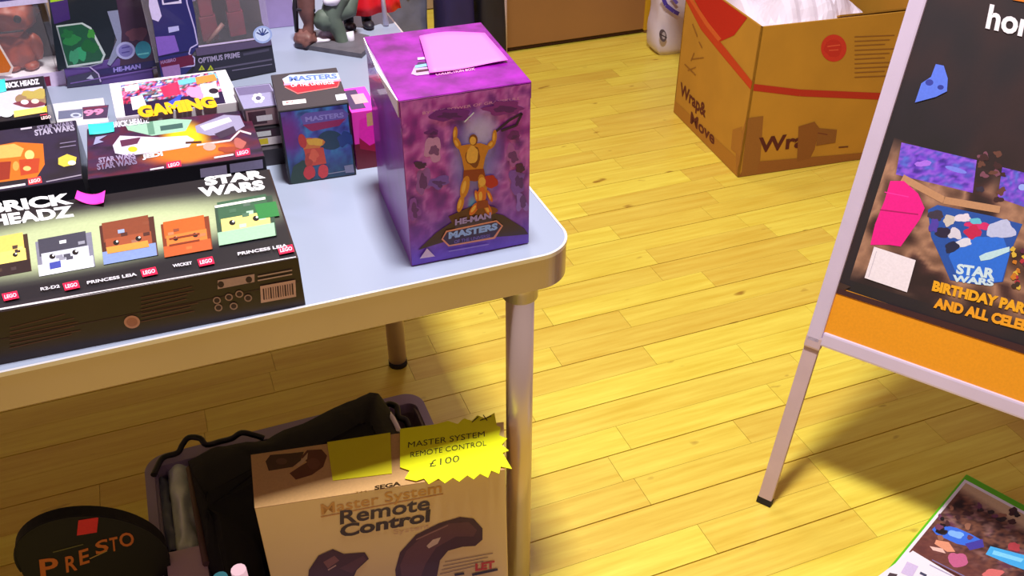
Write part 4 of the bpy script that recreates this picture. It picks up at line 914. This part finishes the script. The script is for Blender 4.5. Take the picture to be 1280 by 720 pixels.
cb2 = MB().tube([P(199, 600, .112), P(212, 620, .115), P(222, 650, .115), P(222, 672, .115), P(208, 690, .115)], .005, 10).build('cable', M['cable'], None, 0, P(210, 650, .112)); tag(cb2, 'black cable curving down over the clear sleeve inside the crate', 'cable')
sv = thing('foil_sleeve', P(218, 640, .0), 'shiny silvery plastic sleeve on edge inside the left of the crate', 'packaging')
def sheet(px, z0, z1, amp, seed):
    c_ = [P(px[0][0], px[0][1], z1), P(px[1][0], px[1][1], z1), P(px[2][0], px[2][1], z0), P(px[3][0], px[3][1], z0)]
    return lambda u, v: c_[0]*(1-u)*(1-v)+c_[1]*u*(1-v)+c_[2]*u*v+c_[3]*(1-u)*v+Vector((0, 0, amp*math.sin(math.pi*u)+.008*noise.noise(Vector((u*3, v*7, seed)))))
MB().grid(sheet([(208, 574), (234, 568), (250, 688), (222, 694)], .125, .125, .012, 1), 10, 24).build('silver_panel', M['silver'], sv, .002)
MB().grid(sheet([(194, 604), (213, 600), (226, 690), (207, 694)], .115, .115, .008, 4), 8, 20).build('grey_panel', M['greyplastic'], sv, .002)
pa_ = P(202, 692, .165); pb_ = P(252, 686, .165)
c = Carton('small_carton', (pa_.x+.006, pa_.y-.12, .006), (pb_.x-pa_.x, -.004, 0), (0, .12, 0), .158, M['lilac'], 'pale lilac carton standing at the left inside the crate, in front of the silvery sleeve', bevel=.002)
c.body.data.materials[0] = mat('pale_lilac_card', (196, 166, 178), .5)
# black bag stuffed in behind the controller box
top = [(234, 572), (262, 557), (330, 548), (395, 517), (440, 497), (463, 486), (474, 488), (492, 515), (503, 540)]
zt = [.165, .18, .185, .195, .205, .215, .21, .185, .17]
OUT = [P(x, y, z) for (x, y), z in zip(top, zt)]+[Vector((.28, 1.085, .17)), Vector((-.026, 1.095, .18)), Vector((-.036, .90, .18)), P(262, 706, .17), P(246, 640, .165)]
b = MB(); cen = [Vector((-.09, 1.16, .205)), Vector((.03, 1.20, .215)), Vector((.19, 1.21, .235))]
def near(p): return min(cen, key=lambda c_: (Vector((c_.x, c_.y))-Vector((p.x, p.y))).length) if p.y > 1.0 else Vector((-.09, max(p.y, .95), .195))
den = []
for i in range(len(OUT)):
    for k in range(5): den.append(OUT[i].lerp(OUT[(i+1) % len(OUT)], k/5))
def rg(fn): return [b.b.verts.new(fn(p, i)) for i, p in enumerate(den)]
nz = lambda p, s_: .007*noise.noise(Vector((p.x*24, p.y*24, s_)))
rings = [rg(lambda p, i: Vector((near(p).x*.12+p.x*.88, near(p).y*.12+p.y*.88, .02))), rg(lambda p, i: Vector((p.x, p.y, p.z-.05))), rg(lambda p, i: Vector((p.x+nz(p, 1), p.y+nz(p, 2), p.z-.008))),
         rg(lambda p, i: p.lerp(near(p), .12)+Vector((0, 0, .004+nz(p, 3)))), rg(lambda p, i: p.lerp(near(p), .45)+Vector((0, 0, .008+nz(p, 4)*1.5))), rg(lambda p, i: p.lerp(near(p), .8)+Vector((0, 0, .006+nz(p, 5)*2)))]
for q_ in range(5):
    for k in range(len(den)):
        f_ = b.b.faces.new((rings[q_][k], rings[q_][(k+1) % len(den)], rings[q_+1][(k+1) % len(den)], rings[q_+1][k])); f_.smooth = True
b.b.faces.new(rings[-1]); b.b.faces.new(rings[0][::-1])
o = b.build('cloth_bag', M['cloth'], None, 0, Vector((.02, 1.05, .02))); tag(o, 'black fabric bag stuffed in the grey crate behind and left of the controller box', 'bag')
b = MB(); b.tube([P(236, 585, .165), P(246, 640, .17), P(258, 705, .17)], [.005, .006, .006], 8); b.build('brown_binding', mat('brown_binding_tape', (96, 70, 56), .7), o)
o = MB().tube([P(483, 515, .18), P(490, 524, .19), P(498, 540, .18)], .007, 10).build('plug_lead', M['white'], None, 0, P(490, 524, .18)); tag(o, 'short pale plug lead sticking up right of the black bag in the crate', 'cable')
o = MB().tube([P(480, 510, .155), P(486, 505, .17), P(496, 509, .17), P(498, 521, .165), P(507, 525, .16), P(511, 534, .15)], .006, 10).build('cable', M['cable'], None, 0, P(495, 515, .155)); tag(o, 'black cable coiled at the back right corner of the crate', 'cable')
for i, (px, py, m_, lb) in enumerate(((275, 722, 'teal_plastic', 'dark teal pen-like stick low in front of the black bag'), (298, 712, 'white', 'pale pink stick standing low in front of the black bag'))):
    pt = G3(px, py, .86); mm = mat('dark_teal_plastic', (10, 84, 96), .5) if i == 0 else mat('pale_pink_plastic', (206, 170, 184), .5)
    o = MB().tube([pt-Vector((0, 0, .14)), pt], .010, 12).build('plastic_stick', mm, None, 0, pt-Vector((0, 0, .12))); tag(o, lb, 'stick')

# controller box standing on the purple box, in the crate
q0, q1, q2_, q3 = Vector((-.018, .946, 0)), Vector((.332, .889, 0)), Vector((.366, .984, 0)), Vector((-.008, 1.052, 0))
SZ = .402; SB = .152
c = Carton('game_box', (.0, .945, .006), (.295, -.042, 0), (.010, .095, 0), .138, M['navy'], 'purple box lying in the crate underneath the beige controller box', bevel=.002)
c.body.data.materials[0] = mat('deep_purple_card', (84, 40, 150), .45)
sg = thing('controller_box', (.155, .91, SB), 'beige retro game controller box with yellow price stickers, standing under the table edge', 'box')
lean = Vector((.0, -.012, 0))
b = MB(); lo4 = [Vector((p.x, p.y, SB-.006))+lean for p in (q0, q1, q2_, q3)]; hi4 = [Vector((p.x, p.y, SZ)) for p in (q0, q1, q2_, q3)]
b.hexa(lo4, hi4, .0015); b.build('carton', M['beige'], sg)
fo = lo4[0]; f = Art(fo, lo4[1]-fo, hi4[0]-fo, lift=.0006); f.clampuv = False
f.text('SEGA', (468, 612), (501, 606), 5, (80, 50, 40), bold=.05, upv=(0, -1)); f.text('TM', (443, 617), (458, 615), 2.5, (190, 150, 90), upv=(0, -1))
f.text('Master System', (402, 643), (552, 615), 13, (206, 150, 60), bold=.01, upv=(-.1, -1)); f.line([(401, 646), (554, 617)], 1.2, (200, 140, 60))
f.text('Remote', (425, 655), (537, 636), 17, (60, 40, 34), bold=.02, upv=(0, -1)); f.text('Control', (425, 671), (537, 651), 15, (56, 38, 32), bold=.035, upv=(0, -1)); f.text('System', (492, 668), (536, 660), 6, (220, 180, 130), upv=(0, -1))
DKB, MDB = (72, 34, 30), (100, 56, 50)
f.poly([(494, 712), (500, 690), (520, 668), (548, 654), (575, 646), (592, 648), (603, 660), (603, 674), (594, 682), (578, 683), (560, 688), (550, 700), (546, 720), (540, 734), (496, 734)], DKB)
f.poly([(500, 706), (508, 688), (530, 668), (560, 654), (586, 652), (596, 662), (592, 670), (570, 670), (545, 684), (532, 704), (526, 720), (502, 720)], MDB); f.poly([(533, 682), (541, 674), (551, 671), (547, 679), (536, 685)], (206, 176, 150)); f.line([(520, 674), (560, 656)], 1.5, (150, 104, 90))
f.poly([(386, 712), (398, 694), (416, 686), (430, 692), (456, 690), (461, 698), (446, 712), (436, 734), (384, 734)], DKB); f.poly([(404, 702), (418, 694), (424, 700), (410, 710)], (130, 80, 70)); f.poly([(424, 710), (454, 694), (458, 699), (440, 716)], (92, 50, 46)); f.line([(410, 712), (420, 706)], 1.6, (180, 140, 120))
for k in range(4): f.line([(556-k*2, 702+k*5), (616-6*k, 691+k*5)], .9, (150, 120, 90))
f.text('LET', (594, 713), (618, 709), 9, (206, 60, 30), bold=.05, upv=(0, -1)); f.line([(590, 718), (622, 711)], 3, (50, 30, 26)); f.line([(568, 718), (580, 716)], 3, (60, 40, 34))
f.build('printed_artwork', sg, INK)
t = Art(hi4[0], hi4[1]-hi4[0], hi4[3]-hi4[0], (0, 0, 1), lift=.0006); t.full((196, 152, 100))  # top side tinted darker, table shade put into its colour
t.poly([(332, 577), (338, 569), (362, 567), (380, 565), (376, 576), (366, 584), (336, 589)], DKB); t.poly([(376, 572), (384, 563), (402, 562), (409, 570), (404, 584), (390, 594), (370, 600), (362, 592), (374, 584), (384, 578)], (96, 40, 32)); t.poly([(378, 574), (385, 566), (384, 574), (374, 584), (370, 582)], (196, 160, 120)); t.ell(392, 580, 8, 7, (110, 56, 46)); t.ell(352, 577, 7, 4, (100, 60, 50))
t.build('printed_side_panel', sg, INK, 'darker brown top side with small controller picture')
st = MB(); a_ = [P(x, y, SZ+.0012) for x, y in ((409, 553), (488, 541), (490, 592), (416, 601))]
o = st.prism(a_, (0, 0, .0006)).build('sticker', mat('shaded_yellow_sticker', (216, 206, 20), .45), sg); o['label'] = 'yellow rectangular sticker, its colour dulled to hold the table shade'  # yellow dulled, carries the table's shade in its colour
# starburst price sign lying on top and sticking out over the front edge
YS = mat('fluorescent_yellow_card', (246, 250, 0), .5)
sz = SZ+.004
outer = []
base_pts = [(500, 536), (546, 530), (560, 526), (572, 530), (580, 523), (590, 526), (597, 519), (606, 523), (618, 516), (621, 532), (626, 534), (624, 544), (634, 548), (627, 556), (636, 563), (628, 566), (640, 586), (626, 583), (624, 592), (614, 588), (610, 597), (600, 592), (592, 599), (584, 594), (574, 602), (566, 597), (556, 604), (548, 598), (536, 605), (530, 598), (520, 601), (506, 598), (512, 588), (500, 584)]
pc = thing('price_sign', P(568, 565, SZ), 'fluorescent yellow starburst price sign with black handwriting on the controller box', 'price sign')
MB().prism([P(x, y, sz) for x, y in base_pts], (0, 0, -.0012)).build('starburst_card', YS, pc)
a = Art(P(500, 600, sz), Vector((.15, -.02, 0)), Vector((.01, .12, 0)), (0, 0, 1), lift=.0005); a.clampuv = False
hw = dict(bold=-.005, upv=(.05, -1))
a.text('MASTER SYSTEM', (510, 560), (606, 546), 7, (40, 36, 6), **hw); a.text('REMOTE CONTROL', (513, 572), (608, 557), 6.5, (40, 36, 6), **hw); a.text('£100', (537, 584), (574, 577), 8, (60, 54, 6), **hw)
for p0, p1 in (((590, 528), (598, 521)), ((600, 526), (614, 520)), ((604, 519), (609, 526))): a.line([p0, p1], 1.2, (60, 56, 6))
a.build('lettering', pc, INK_MATT)

# ================================================================= BLACK ROUND-TOPPED CASE
cc0 = G3(122, 720, 1.10); Rr = .102
pr2 = thing('round_topped_case', (cc0.x, 1.12, 0), 'black round-topped case with orange lettering standing left of the grey crate', 'case')
pts = []; tilt = math.radians(-9)
zc = G3(122, 636, 1.10).z-Rr
pts = [(Rr*math.cos(math.radians(k*6)), Rr*math.sin(math.radians(k*6))) for k in range(0, 31)]
pts = [(x*math.cos(tilt)+y*math.sin(tilt)*-1*-1, -x*math.sin(tilt)*-1+y*math.cos(tilt)) for x, y in pts]
cx_ = cc0.x+.006
poly = [Vector((cx_+x, 1.10, zc+y)) for x, y in pts]+[Vector((cx_-Rr*.93, 1.10, 0)), Vector((cx_+Rr*.93, 1.10, 0))]
M['case'] = mat('black_matt_plastic', (10, 7, 7), .85)
b = MB().prism(poly, (0, .022, 0), False); b.build('case_body', M['case'], pr2)
ed = MB().tube([p+Vector((0, 0, 0)) for p in poly[:31]], .0016, 8).build('edge_piping', M['case'], pr2)
a = Art((cx_-.1, 1.10, 0), (.2, 0, 0), (0, 0, .35), (0, -1, 0), lift=.0006); a.clampuv = False
for ch, x, y, wd, h, s_ in (('P', 51, 722, 23, 19, -.15), ('R', 83, 715, 14, 16, -.25), ('E', 100, 706, 12, 15, -.3), ('S', 120, 693, 16, 13, -.35), ('T', 138, 689, 10, 14, -.2), ('O', 150, 683, 18, 14, -.1)):
    a.text(ch, (x, y), (x+wd, y+wd*s_), h*1.2, (176, 60, 16), bold=.02, upv=(-.1, -1))
a.line([(66, 690), (104, 680)], 1.2, (60, 48, 34)); a.line([(112, 698), (134, 688)], 1.2, (150, 110, 60)); a.build('lettering', pr2, INK)
a.fs = []; a.poly([(98, 650), (123, 646), (121, 665), (96, 669)], (214, 22, 44)); a.build('sticker', pr2, INK_MATT, 'small red square sticker')
